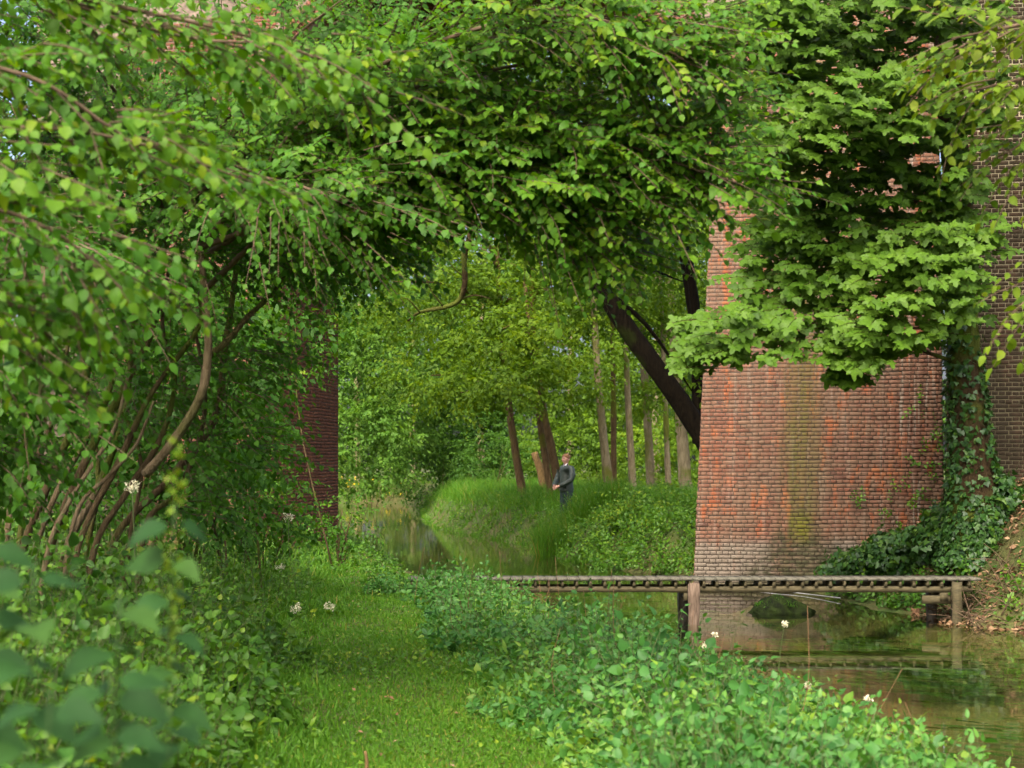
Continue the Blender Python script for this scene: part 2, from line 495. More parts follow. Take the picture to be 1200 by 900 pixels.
# water
m, nt, b = mat_new('river_water')
nt.nodes.remove(b)
out = nt.nodes['Material Output']
gl = nt.nodes.new('ShaderNodeBsdfGlossy'); gl.inputs['Roughness'].default_value = 0.02
gl.inputs['Color'].default_value = (1, 1, 1, 1)
tr = nt.nodes.new('ShaderNodeBsdfTransparent'); tr.inputs['Color'].default_value = (0.80, 0.88, 0.66, 1)
fr = nt.nodes.new('ShaderNodeFresnel'); fr.inputs['IOR'].default_value = 1.38
h1 = noise(nt, 1.0, 4, 0.55, pos_vec(nt, (1.1, 3.2, 1)))
h2 = noise(nt, 1.0, 3, 0.5, pos_vec(nt, (0.35, 0.9, 1)))
hh = math_n(nt, 'ADD', math_n(nt, 'MULTIPLY', h1, 0.4), h2)
bn = nt.nodes.new('ShaderNodeBump'); bn.inputs['Strength'].default_value = 0.10; bn.inputs['Distance'].default_value = 0.025
nt.links.new(hh, bn.inputs['Height'])
nt.links.new(bn.outputs[0], gl.inputs['Normal']); nt.links.new(bn.outputs[0], fr.inputs['Normal'])
ms = nt.nodes.new('ShaderNodeMixShader')
nt.links.new(fr.outputs[0], ms.inputs[0]); nt.links.new(tr.outputs[0], ms.inputs[1]); nt.links.new(gl.outputs[0], ms.inputs[2])
nt.links.new(ms.outputs[0], out.inputs['Surface'])
M['water'] = m
wb = Batch()
wb.add([(-95, -60, WATER_Z), (9.5, -60, WATER_Z), (9.5, 97.5, WATER_Z), (-95, 97.5, WATER_Z)], [(0, 1, 2), (0, 2, 3)])
wb.build('water', M['water'], None, False, 'structure')

# ------------------------------------------------------------------ brick viaduct
def brick_mat(name, dark=0.0, stains=True, pale_joint=False):
    m, nt, b = mat_new(name)
    at = nt.nodes.new('ShaderNodeAttribute'); at.attribute_name = 'tint'
    oi = nt.nodes.new('ShaderNodeObjectInfo')
    pv = pos_vec(nt)
    rnd = at.outputs['Fac']
    c = ramp(nt, rnd, [(0.0, (0.075, 0.042, 0.032)), (0.1, (0.115, 0.052, 0.033)), (0.45, (0.145, 0.066, 0.043)), (0.75, (0.168, 0.072, 0.044)), (1.0, (0.22, 0.11, 0.062))])
    n2 = noise(nt, 45, 5, 0.7, pv)
    c = mix(nt, 0.7, c, ramp(nt, n2, [(0.25, (0.45, 0.45, 0.45)), (0.75, (1.25, 1.2, 1.2))]), 'MULTIPLY')
    if stains:
        s = nt.nodes.new('ShaderNodeSeparateXYZ'); nt.links.new(pv, s.inputs[0])
        X, Z = s.outputs[0], s.outputs[2]
        big = noise(nt, 0.9, 4, 0.6, pos_vec(nt, (1.4, 1.4, 0.55)))
        med = noise(nt, 3.2, 5, 0.65, pos_vec(nt, (1.6, 1.6, 0.6), (5, 2, 9)))
        # greyed weathered skin over most of the face
        fine = noise(nt, 7.5, 4, 0.7, pos_vec(nt, (1, 1, 1.6), (2, 7, 4)))
        wea = math_n(nt, 'ADD', math_n(nt, 'ADD', math_n(nt, 'MULTIPLY', big, 0.5), math_n(nt, 'MULTIPLY', fine, 0.35)), math_n(nt, 'MULTIPLY', rnd, 0.16))
        c = mix(nt, maprange(nt, wea, 0.38, 0.60, 0.1, 0.92), c, (0.120, 0.078, 0.050))
        bloom = noise(nt, 17, 5, 0.75, pos_vec(nt, (1, 1, 1), (9, 4, 2)))
        c = mix(nt, maprange(nt, bloom, 0.5, 0.72, 0, 0.5), c, (0.185, 0.125, 0.088))
        c = mix(nt, maprange(nt, bloom, 0.44, 0.28, 0, 0.5), c, (0.06, 0.035, 0.025))
        # fresh red patches
        c = mix(nt, maprange(nt, med, 0.52, 0.64, 0.0, 0.68), c, mix(nt, rnd, (0.20, 0.052, 0.020), (0.26, 0.092, 0.034)))
        # grey green band of lichen in the lower middle
        ch = noise(nt, 2.2, 5, 0.7, pos_vec(nt, (2.2, 1, 0.28), (3, 0, 1)))
        wx = math_n(nt, 'ADD', X, math_n(nt, 'MULTIPLY', math_n(nt, 'SUBTRACT', ch, 0.5), 0.6))
        dgreen = math_n(nt, 'ABSOLUTE', math_n(nt, 'SUBTRACT', wx, 4.86))
        streak = maprange(nt, dgreen, 0.46, 0.04)
        streak = math_n(nt, 'MULTIPLY', streak, maprange(nt, fine, 0.30, 0.52, 0.45, 1.0))
        streak = math_n(nt, 'MULTIPLY', streak, maprange(nt, ch, 0.3, 0.6, 0.3, 0.92))
        c = mix(nt, streak, c, (0.082, 0.074, 0.022))
        # pale salt runs
        run = noise(nt, 5.0, 4, 0.6, pos_vec(nt, (2.6, 2.6, 0.12), (1, 3, 0)))
        c = mix(nt, math_n(nt, 'MULTIPLY', maprange(nt, run, 0.52, 0.68, 0, 0.7), maprange(nt, X, 5.9, 6.7, 0.35, 1.0)), c, (0.24, 0.21, 0.165))
        # dark spread of algae round the foot of the green run
        da = math_n(nt, 'ADD', math_n(nt, 'MULTIPLY', dgreen, 1.05), math_n(nt, 'MULTIPLY', math_n(nt, 'SUBTRACT', Z, -0.05), 0.95))
        da = math_n(nt, 'ADD', da, math_n(nt, 'MULTIPLY', math_n(nt, 'SUBTRACT', med, 0.5), 0.7))
        # limey tide band at the foot
        tide = math_n(nt, 'ADD', Z, math_n(nt, 'MULTIPLY', math_n(nt, 'SUBTRACT', med, 0.5), 0.45))
        tf = math_n(nt, 'MULTIPLY', maprange(nt, tide, 0.42, 0.18), 0.75)
        c = mix(nt, math_n(nt, 'MULTIPLY', tf, maprange(nt, dgreen, 0.3, 0.6, 0.4, 1.0)), c, (0.145, 0.13, 0.10))
        c = mix(nt, math_n(nt, 'MULTIPLY', maprange(nt, da, 1.05, 0.55, 0, 0.95), maprange(nt, fine, 0.38, 0.58, 0.25, 1.0)), c, (0.036, 0.036, 0.018))
        c = mix(nt, math_n(nt, 'MULTIPLY', maprange(nt, dgreen, 0.3, 0.05), maprange(nt, math_n(nt, 'ABSOLUTE', math_n(nt, 'SUBTRACT', Z, 0.55)), 0.35, 0.05, 0, 0.8)), c, (0.10, 0.098, 0.014))
        c = mix(nt, maprange(nt, Z, -0.32, -0.46, 0, 0.9), c, (0.05, 0.05, 0.022))
    if dark > 0:  # shade, and staining on the right wall, mixed into the brick colour
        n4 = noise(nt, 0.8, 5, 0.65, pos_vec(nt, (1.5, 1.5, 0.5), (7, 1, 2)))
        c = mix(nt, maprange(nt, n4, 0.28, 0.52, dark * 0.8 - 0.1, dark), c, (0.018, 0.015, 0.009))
    nt.links.new(c, b.inputs['Base Color'])
    b.inputs['Roughness'].default_value = 0.9
    b.inputs['Specular IOR Level'].default_value = 0.06
    bump(nt, b, n2, 0.8, 0.01)
    return m
M['brick'] = brick_mat('weathered_red_brick')
M['brick_dark'] = brick_mat('shaded_stained_brick', 0.97, False)  # dark staining and the wall's shade are both put into this colour
M['brick_shade'] = brick_mat('shaded_red_brick', 0.18, False)  # darkened copy: shade of arch, flanks and left pier in its colour
M['mortar'] = plain_mat('lime_mortar', (0.045, 0.034, 0.025), (0.15, 0.115, 0.085), 12, 0.9, 0.2)
M['mortar_pale'] = plain_mat('pale_repointing', (0.03, 0.028, 0.02), (0.34, 0.30, 0.18), 1.1, 0.9, 0.2)

viaduct = empty('brick_viaduct', (4.8, 28, WATER_Z))
tag(viaduct, 'tall red brick viaduct whose pier stands in the stream behind the footbridge', 'viaduct')

ANG = math.radians(9)
UX = np.array([math.cos(ANG), -math.sin(ANG), 0])      # along the viaduct, towards the right and nearer
UD = np.array([math.sin(ANG), math.cos(ANG), 0])       # through the viaduct, away from the camera
B0 = P(814, 545, 28.9); B0[2] = 0                      # front left corner of the pier at z = 0
PIER_W, PIER_D = 4.12, 6.0
BATTER = 0.045
BATTER_R = 0.012
def vx(u, d, z): return B0 + UX * u + UD * d + UP * z

BR = 0.205; CO = 0.067
def brick_face(origin, ux, normal, wfun, z0, z1, batch, picks=None, proud=0.0035, skip=None, rag=0.0, z_ref=0.0):
    """English bond of separate bricks on a plane; wfun(z) -> (u0, u1)"""
    ux = np.asarray(ux, float); normal = np.asarray(normal, float)
    depth = 0.05
    row = 0
    z = z0
    while z < z1:
        u0, u1 = wfun(z)
        stretch = (row % 2 == 0)
        step = BR if stretch else BR / 2
        u = u0 - (0 if stretch else BR / 4)
        while u < u1 - 0.01:
            a, b_ = max(u, u0), min(u + step, u1)
            if b_ - a > 0.03 and not (skip and skip((a + b_) / 2, z)):
                j = 0.005
                pr = proud + rng.normal(0, 0.0022)
                if rng.random() < 0.004: pr -= 0.0          # a lost or spalled face
                pr = max(pr, 0.0018)
                t = float(np.clip(rng.beta(2.2, 2.0), 0, 1))
                if rng.random() < 0.02: t = rng.uniform(0, 0.1)
                za, zb = z + j, z + CO - j
                if rng.random() < 0.1: zb -= 0.008
                c = 0.003
                # front face with chamfered arrises
                q = lambda uu, zz, dd: origin + ux * uu + UP * zz + normal * (dd + BATTER * 0)
                V = [q(a + j, za, pr - depth), q(b_ - j, za, pr - depth), q(b_ - j, zb, pr - depth), q(a + j, zb, pr - depth),
                     q(a + j, za, pr - c), q(b_ - j, za, pr - c), q(b_ - j, zb, pr - c), q(a + j, zb, pr - c),
                     q(a + j + c, za + c, pr), q(b_ - j - c, za + c, pr), q(b_ - j - c, zb - c, pr), q(a + j + c, zb - c, pr)]
                V = np.array(V)
                V[:, 2] += 0.006 * math.sin(1.9 * a + 0.11 * row) + 0.004 * math.sin(5.3 * a + 0.5 * row) + rng.normal(0, 0.0012)
                V[8:] += 0.0012 * np.abs(rng.standard_normal((4, 1))) * normal
                if picks is not None: picks.append((V, t, (a + b_) / 2, z, b_ - a))
                else: batch.add(V, BRT, t)
            u += step
        z += CO
        row += 1
BRT = []
for r in (0, 4):
    for k in range(4):
        a_, b_ = r + k, r + (k + 1) % 4
        BRT += [(a_, b_, b_ + 4), (a_, b_ + 4, a_ + 4)]
BRT += [(8, 9, 10), (8, 10, 11)]
BRT = np.array(BRT)

def slab(V8, name, mat, parent):
    bt = Batch(); bt.add(V8, BOX_T); return bt.build(name, mat, parent)

# river pier: solid core with battered sides
ZT, ZB = 6.6, -1.1       # springing height and footing
def core(u0, u1, d0, d1, zb, zt, bat):
    V = []
    for z in (zb, zt):
        k = bat * z
        kr = k * BATTER_R / BATTER
        V += [vx(u0 + k, d0, z), vx(u1 - kr, d0, z), vx(u1 - kr, d1, z), vx(u0 + k, d1, z)]
    return np.array(V)
pier = slab(core(0, PIER_W, 0, PIER_D, ZB, 11.0, BATTER), 'pier', M['mortar'], viaduct)
pier['label'] = 'broad brick pier with a green algae streak down its face'
picks = []
brick_face(B0, UX, -UD, lambda z: (BATTER * z + rng.normal(0, 0.007), PIER_W - BATTER_R * z), -0.525, 9.3, None, picks)
# the 300 that show largest: lower middle of the face, above the footbridge and below the leaves
def rank(p):
    V, t, u, z, wdt = p
    ok = 0.15 < u < 3.2 and 0.12 < z < 2.4 and wdt > 0.2
    return (0 if ok else 1, abs(z - 1.2) + 0.15 * abs(u - 1.6))
picks.sort(key=rank)
rest = Batch()
for V, t, u, z, wdt in picks[300:]: rest.add(V, BRT, t)
rest.build('bricks', M['brick'], pier, False, 'stuff')
for V, t, u, z, wdt in picks[:300]:
    c = V.mean(0)
    bt = Batch(); bt.add(V - c, BRT, t)
    o = bpy.data.objects.new('brick', bt.mesh('brick', M['brick']))
    o.location = c
    link(o, pier)
# right arris of the pier: bricks of the flank
bt = Batch()
brick_face(vx(PIER_W + 0.001, 0, 0), UD, UX, lambda z: (0.02, 2.4), -0.5, 9.0, bt, proud=0.0035)
b2 = Batch(); brick_face(vx(-0.001, 0, 0), UD, -UX, lambda z: (0.02, PIER_D), -0.5, 9.0, b2, proud=0.004)
for V in b2.V: V += UX * (BATTER * V[:, 2:3])
for V in bt.V: V -= UX * (BATTER_R * V[:, 2:3])
for V, T, c_ in zip(b2.V, b2.T, b2.C): bt.add(V, BRT, c_)
# lean with the batter
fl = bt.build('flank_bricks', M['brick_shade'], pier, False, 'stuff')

# dark rear wall to the right of the pier
wo = P(1118, 545, 26.4); wo[2] = 0
wall = slab(np.array([wo + UX * a_ + UD * d_ + UP * z_ for z_ in (-0.6, 11) for a_, d_ in ((0, 0), (7, 0), (7, 1.2), (0, 1.2))]), 'abutment', M['mortar_pale'], viaduct)
wall['label'] = 'brick wall with dark staining and painted-in shade behind the ivy covered trunk'
bt = Batch()
brick_face(wo, UX, -UD, lambda z: (0, 3.2), 0.2, 9.5, bt, proud=0.004)
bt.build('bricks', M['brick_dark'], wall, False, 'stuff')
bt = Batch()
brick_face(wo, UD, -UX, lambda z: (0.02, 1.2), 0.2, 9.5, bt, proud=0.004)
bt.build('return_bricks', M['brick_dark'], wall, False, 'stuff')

# far left pier on the opposite bank
SPAN = 7.8
lp = slab(core(-SPAN - 4, -SPAN, 0, PIER_D, ZB, 11.0, 0.0), 'pier', M['mortar'], viaduct)
lp['label'] = 'brick pier on the path side half hidden by leaves'
bt = Batch()
brick_face(vx(-SPAN - 4, 0, 0), UX, -UD, lambda z: (1.6, 4.0), -0.2, 9.4, bt, proud=0.0035)
brick_face(vx(-SPAN, 0, 0), UD, UX, lambda z: (0.02, PIER_D), -0.2, 9.4, bt, proud=0.0035)
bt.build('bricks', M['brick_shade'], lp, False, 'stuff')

# arch between the piers: barrel, ring of voussoirs, spandrel wall
RAD = SPAN / 2
def arch_pt(th, r, d): return vx(-SPAN / 2 + r * math.cos(th), d, ZT + r * math.sin(th))
bt = Batch(); NA = 40
V, T = [], []
for i in range(NA + 1):
    th = math.pi * i / NA
    V += [arch_pt(th, RAD, 0.02), arch_pt(th, RAD, PIER_D), arch_pt(th, RAD + 0.5, PIER_D), arch_pt(th, RAD + 0.5, 0.02)]
for i in range(NA):
    for k in range(4):
        a_, b_ = i * 4 + k, i * 4 + (k + 1) % 4
        T += [(a_, b_, b_ + 4), (a_, b_ + 4, a_ + 4)]
bt.add(V, T)
ar = bt.build('arch', M['mortar'], viaduct)
bt = Batch()
nv = int(math.pi * (RAD + 0.2) / 0.078)
for ringi in range(3):
    for i in range(nv):
        t0, t1 = math.pi * i / nv + 0.0012, math.pi * (i + 1) / nv - 0.0012
        r0 = RAD + ringi * 0.118 + 0.004; r1 = r0 + 0.108
        d0 = -0.012 + rng.normal(0, 0.003)
        V = [arch_pt(t0, r0, d0), arch_pt(t1, r0, d0), arch_pt(t1, r0, 0.2), arch_pt(t0, r0, 0.2), arch_pt(t0, r1, d0), arch_pt(t1, r1, d0), arch_pt(t1, r1, 0.2), arch_pt(t0, r1, 0.2)]
        bt.add(V, BOX_T, rng.beta(2, 2))
bt.build('ring_bricks', M['brick_shade'], ar, False, 'stuff')
bt = Batch()      # soffit courses
for dcol in range(int(PIER_D / BR)):
    for i in range(0, nv):
        t0, t1 = math.pi * i / nv + 0.0012, math.pi * (i + 1) / nv - 0.0012
        d0 = 0.22 + dcol * BR + (BR / 2 if i % 2 else 0)
        if d0 + BR > PIER_D: continue
        ri = RAD - 0.006 + rng.normal(0, 0.002)
        V = [arch_pt(t0, ri, d0), arch_pt(t1, ri, d0), arch_pt(t1, ri, d0 + BR - 0.01), arch_pt(t0, ri, d0 + BR - 0.01)]
        V += [arch_pt(t0, RAD + 0.03, d0), arch_pt(t1, RAD + 0.03, d0), arch_pt(t1, RAD + 0.03, d0 + BR - 0.01), arch_pt(t0, RAD + 0.03, d0 + BR - 0.01)]
        bt.add(V, BOX_T, rng.beta(2, 2))
bt.build('soffit_bricks', M['brick_shade'], ar, False, 'stuff')
bt = Batch()      # spandrel: strips above the ring
V, T = [], []
for i in range(NA + 1):
    th = math.pi * i / NA
    x_ = -SPAN / 2 + (RAD + 0.36) * math.cos(th); z_ = ZT + (RAD + 0.36) * math.sin(th)
    V += [vx(x_, 0.03, z_), vx(x_, 0.03, 11.0), vx(x_, PIER_D - 0.03, 11.0), vx(x_, PIER_D - 0.03, z_)]
for i in range(NA):
    for k in range(3):
        a_ = i * 4 + k
        T += [(a_, a_ + 1, a_ + 5), (a_, a_ + 5, a_ + 4)]
bt.add(V, T)
sp = bt.build('spandrel', M['mortar'], viaduct)
bt = Batch()
def sk(u, z):
    uu = u - SPAN / 2
    return (uu * uu + (z - ZT + 0.03) ** 2) < (RAD + 0.40) ** 2
brick_face(vx(-SPAN, 0.03, 0), UX, -UD, lambda z: (0.0, SPAN), ZT, 10.9, bt, proud=0.0035, skip=sk)
bt.build('bricks', M['brick_shade'], sp, False, 'stuff')
bt = Batch()
brick_face(vx(-SPAN - 4, 0.03, 0), UX, -UD, lambda z: (0.0, SPAN + 12), 11.0, 12.0, bt, proud=0.0035)
bt.add(np.array([vx(a_, d_, z_) for z_ in (11.0, 12.1) for a_, d_ in ((-SPAN - 4, 0.03), (9, 0.03), (9, PIER_D), (-SPAN - 4, PIER_D))]), BOX_T)
bt.build('parapet', M['brick_shade'], viaduct, False)

# ------------------------------------------------------------------ footbridge
M['wood'] = plain_mat('weathered_timber', (0.022, 0.020, 0.009), (0.075, 0.062, 0.03), 6, 0.85, 0.2, (1.5, 6, 6))
M['wood_top'] = plain_mat('grey_deck_timber', (0.04, 0.038, 0.026), (0.10, 0.095, 0.07), 7, 0.85, 0.2, (8, 1.5, 4))
M['wood_post'] = plain_mat('split_post_timber', (0.04, 0.028, 0.017), (0.14, 0.10, 0.07), 7, 0.85, 0.2, (7, 7, 1))
M['wood_dark'] = plain_mat('wet_timber', (0.012, 0.01, 0.006), (0.05, 0.04, 0.025), 6, 0.6, 0.3, (4, 4, 1))
br = empty('footbridge', (2.3, 23, -0.9))
tag(br, 'narrow weathered plank footbridge crossing the stream in front of the brick pier', 'footbridge')
BY0, BY1 = 22.6, 23.1
BX0, BX1 = -1.38, 6.15
x = BX0
while x < BX1:
    wd = 0.145 + rng.uniform(-0.01, 0.012)
    bt = Batch()
    dz = rng.normal(0, 0.0012)
    V = box_v(-wd / 2, wd / 2, -(BY1 - BY0) / 2 - 0.03 + rng.normal(0, 0.004), (BY1 - BY0) / 2 + 0.03, -0.016, 0.016)
    V[:, 2] += 0.0015 * rng.standard_normal(8)
    bt.add(V, BOX_T)
    o = bpy.data.objects.new('plank', bt.mesh('plank', M['wood_top'])); o.location = (x + wd / 2, (BY0 + BY1) / 2, 0.086 + dz)
    o.rotation_euler = (0, 0, rng.normal(0, 0.003)); link(o, br)
    x += wd + 0.007
x = BX0 + 0.05; k = 0
while x < BX1 - 0.05:
    bt = Batch()
    w0, w1 = 0.013, 0.022
    h = 0.078
    V = np.array([(-w1, BY0 - 0.02, -h), (w1, BY0 - 0.02, -h), (w1, BY1, -h), (-w1, BY1, -h), (-w0, BY0 - 0.015, 0), (w0, BY0 - 0.015, 0), (w0, BY1 - 0.012, 0), (-w0, BY1 - 0.012, 0)])
    V += 0.003 * rng.standard_normal(V.shape)
    V[:, 1] -= (BY0 + BY1) / 2
    bt.add(V, BOX_T)
    o = bpy.data.objects.new('joist', bt.mesh('joist', M['wood'])); o.location = (x, (BY0 + BY1) / 2, 0.068); link(o, br)
    x += 0.185 + rng.normal(0, 0.006); k += 1
for yb in (BY0 + 0.005, BY1 - 0.105):
    bt = Batch()
    n = 24
    for i in range(n):
        xa, xb = BX0 + (BX1 - BX0) * i / n, BX0 + (BX1 - BX0) * (i + 1) / n
    xs = np.linspace(BX0, BX1 - 0.05, 30)
    V, T = [], []
    for xx in xs:
        e = 0.004 * rng.standard_normal(4)
        V += [(xx, yb, -0.085 + e[0]), (xx, yb + 0.1, -0.085 + e[1]), (xx, yb + 0.1, -0.012), (xx, yb, -0.012 + e[3])]
    for i in range(29):
        for q in range(4):
            a_, b_ = i * 4 + q, i * 4 + (q + 1) % 4
            T += [(a_, b_, b_ + 4), (a_, b_ + 4, a_ + 4)]
    T += [(0, 2, 1), (0, 3, 2), (116, 117, 118), (116, 118, 119)]
    bt.add(V, T)
    bt.build('beam', M['wood'], br)
def post(px, y, ztop, zbot, wd, mat, name='post'):
    bt = Batch()
    X = (px - 600) / F * y
    V, T = [], []
    zs = np.linspace(zbot, ztop, 7)
    for i, z in enumerate(zs):
        e = 0.008 * rng.standard_normal((4, 2))
        for q, (a_, b_) in enumerate(((-1, -1), (1, -1), (1, 1), (-1, 1))):
            V.append((X + a_ * wd / 2 + e[q, 0], y + b_ * wd / 2 + e[q, 1], z + (0.01 * rng.standard_normal() if i == 6 else 0)))
    for i in range(6):
        for q in range(4):
            a_, b_ = i * 4 + q, i * 4 + (q + 1) % 4
            T += [(a_, b_, b_ + 4), (a_, b_ + 4, a_ + 4)]
    T += [(24, 25, 26), (24, 26, 27)]
    bt.add(V, T)
    return bt.build(name, mat, br)
post(813, BY0 - 0.075, 0.04, -1.0, 0.14, M['wood_post'])
post(800.5, BY1 + 0.07, -0.1, -1.0, 0.13, M['wood_dark'])
post(1121, BY0 - 0.075, 0.06, -0.9, 0.12, M['wood'])
post(1092, BY1 + 0.05, -0.05, -0.9, 0.13, M['wood_dark'])
for px, w_ in ((806, 0.0), (1106, 0.0)):
    X = (px - 600) / F * BY0
    bt = Batch(); bt.add(box_v(X - 0.05, X + 0.06, BY0 + 0.0, BY1 + 0.14, -0.20, -0.092), BOX_T); bt.build('crossbeam', M['wood'], br)
X = (1108 - 600) / F * BY0
bt = Batch(); bt.add(box_v(X - 0.30, X + 0.14, BY0 + 0.012, BY0 + 0.07, -0.24, -0.13), BOX_T); bt.build('brace', M['wood'], br)

# mossy boulder in the stream
M['rock'] = plain_mat('wet_mossy_rock', (0.003, 0.004, 0.002), (0.013, 0.022, 0.004), 7, 0.8, 0.06, bs=0.9, bd=0.04)
bc = P(915, 718, 24.3)
bt = Batch(); V = []; T = []; NL, NR = 26, 12
for i in range(NR + 1):
    ph = math.pi * 0.5 * i / NR
    for k in range(NL):
        th = 2 * math.pi * k / NL
        r = math.sin(ph) ** 1.15
        hgt = math.cos(ph) ** 1.7
        n_ = 1 + 0.13 * math.sin(3 * th + 1) + 0.09 * math.sin(5 * th + 4 * ph) + 0.06 * rng.standard_normal()
        V.append((bc[0] + 0.5 * r * n_ * math.cos(th) - 0.05 * hgt, 24.3 + 0.36 * r * n_ * math.sin(th), WATER_Z - 0.06 + 0.30 * hgt * (0.9 + 0.2 * n_ - 0.1) ))
for i in range(NR):
    for k in range(NL):
        a_, b_ = i * NL + k, i * NL + (k + 1) % NL
        T += [(a_, b_ + NL, b_), (a_, a_ + NL, b_ + NL)]
bt.add(V, T)
bo = bt.build('boulder', M['rock'], None, True)
tag(bo, 'low dark mossy boulder rising from the water behind the footbridge', 'boulder')
# moss and grass tuft on its top is a part
bt = Batch()
n = 500
th = rng.uniform(0, 6.28, n); rr_ = rng.uniform(0, 1, n) ** 0.7
pp = np.stack([bc[0] - 0.05 + 0.34 * rr_ * np.cos(th), 24.3 + 0.25 * rr_ * np.sin(th), WATER_Z + 0.225 - 0.14 * rr_], -1)
dv = nrm(np.stack([0.5 * rng.standard_normal(n), 0.5 * rng.standard_normal(n), np.ones(n)], -1))
Rm = frames(dv, rng.standard_normal((n, 3))); Rm[:, :, 0] *= 0.16
bt.inst(BLADE, pp, Rm, rng.uniform(0.02, 0.07, n), rng.uniform(0.0, 0.5, n))
bt.build('moss_tuft', M['grass'], bo, False, 'stuff')

# rope across the water behind the bridge
bt = Batch()
tube(bt, [P(868, 689.5, 29.0) + [0, 0, .02], P(905, 693, 28.3) + [0, 0, .02], P(945, 697.5, 27.5) + [0, 0, .02], P(985, 703, 26.4) + [0, 0, .03]], [0.008] * 4, 6, 8)
ro = bt.build('rope', plain_mat('pale_rope', (0.16, 0.17, 0.17), (0.3, 0.3, 0.3), 60), None, True)
tag(ro, 'thin pale rope lying across the water between pier and right bank', 'rope')

# ------------------------------------------------------------------ plants: shared builders
def leaf_parts(recs, tpl, mat, lb, parent, n=300, dmin=3.0, test=None):
    """the n leaves that show largest become parts of their own, the rest go into the crown batch"""
    pp = np.concatenate([r[0] for r in recs]); R = np.concatenate([r[1] for r in recs])
    sz = np.concatenate([r[2] for r in recs]); tn = np.concatenate([r[3] for r in recs])
    d = np.maximum(pp[:, 1], 0.1)
    px = 600 + F * pp[:, 0] / d; py = HOR - F * (pp[:, 2] - EYE) / d
    vis = (px > 5) & (px < 1195) & (py > 5) & (py < 895) & (d > dmin)
    facing = np.abs(R[:, 1, 2])
    score = np.where(vis, sz / d * (0.3 + facing), 0) / (1 + 0.25 * np.maximum(0, d - d.min()))
    order = np.argsort(-score)
    top = order[:n]; restm = np.ones(len(pp), bool); restm[top] = False
    lb.inst(tpl, pp[restm], R[restm], sz[restm], tn[restm])
    var = []
    tl = tpl if isinstance(tpl, list) else [tpl]
    for k in range(8):
        t_ = tl[k % len(tl)]; bt = Batch(); bt.add(t_[0], t_[1], (k + 0.5) / 8); var.append(bt.mesh('leaf', mat))
    inv = parent.matrix_basis.inverted()
    for i in top:
        o = bpy.data.objects.new('leaf', var[min(7, int(tn[i] * 8))])
        M4 = np.eye(4); M4[:3, :3] = R[i] * sz[i]; M4[:3, 3] = pp[i]
        COL.objects.link(o); o.parent = parent; o.matrix_parent_inverse = inv
        o.matrix_basis = Matrix(M4.tolist())

def limb_foliage(lb, tb, limbs, n, tpl, lsize, K, L, rad, tint, rec=None, bias=(0, 0, 0), lo=0.15, face=None, droop=0.2, flat=0.6, hang=0.3):
    """sprays growing out of limbs: the further along, the closer to the limb's own direction"""
    for pts in limbs:
        p, t, u = along(pts, n, lo, 1.0)
        off = rng.standard_normal((n, 3)); off[:, 2] *= flat
        a = nrm(t * (0.35 + 0.55 * u[:, None]) + 0.75 * nrm(off) + np.asarray(bias))
        o = p + off * rad * (1.15 - 0.6 * u[:, None])
        sprays(lb, tb, o, a, L * rng.uniform(0.6, 1.25, n), K, tpl, lsize, None, droop, 0.85, tint, hang, 0.0045, rec=rec, face=face)

def limb_tubes(tb, limbs, r0, r1=0.008):
    for pts in limbs:
        k = len(pts)
        tube(tb, pts, list(np.linspace(r0, r1, k)), 6, 6, 0.04)

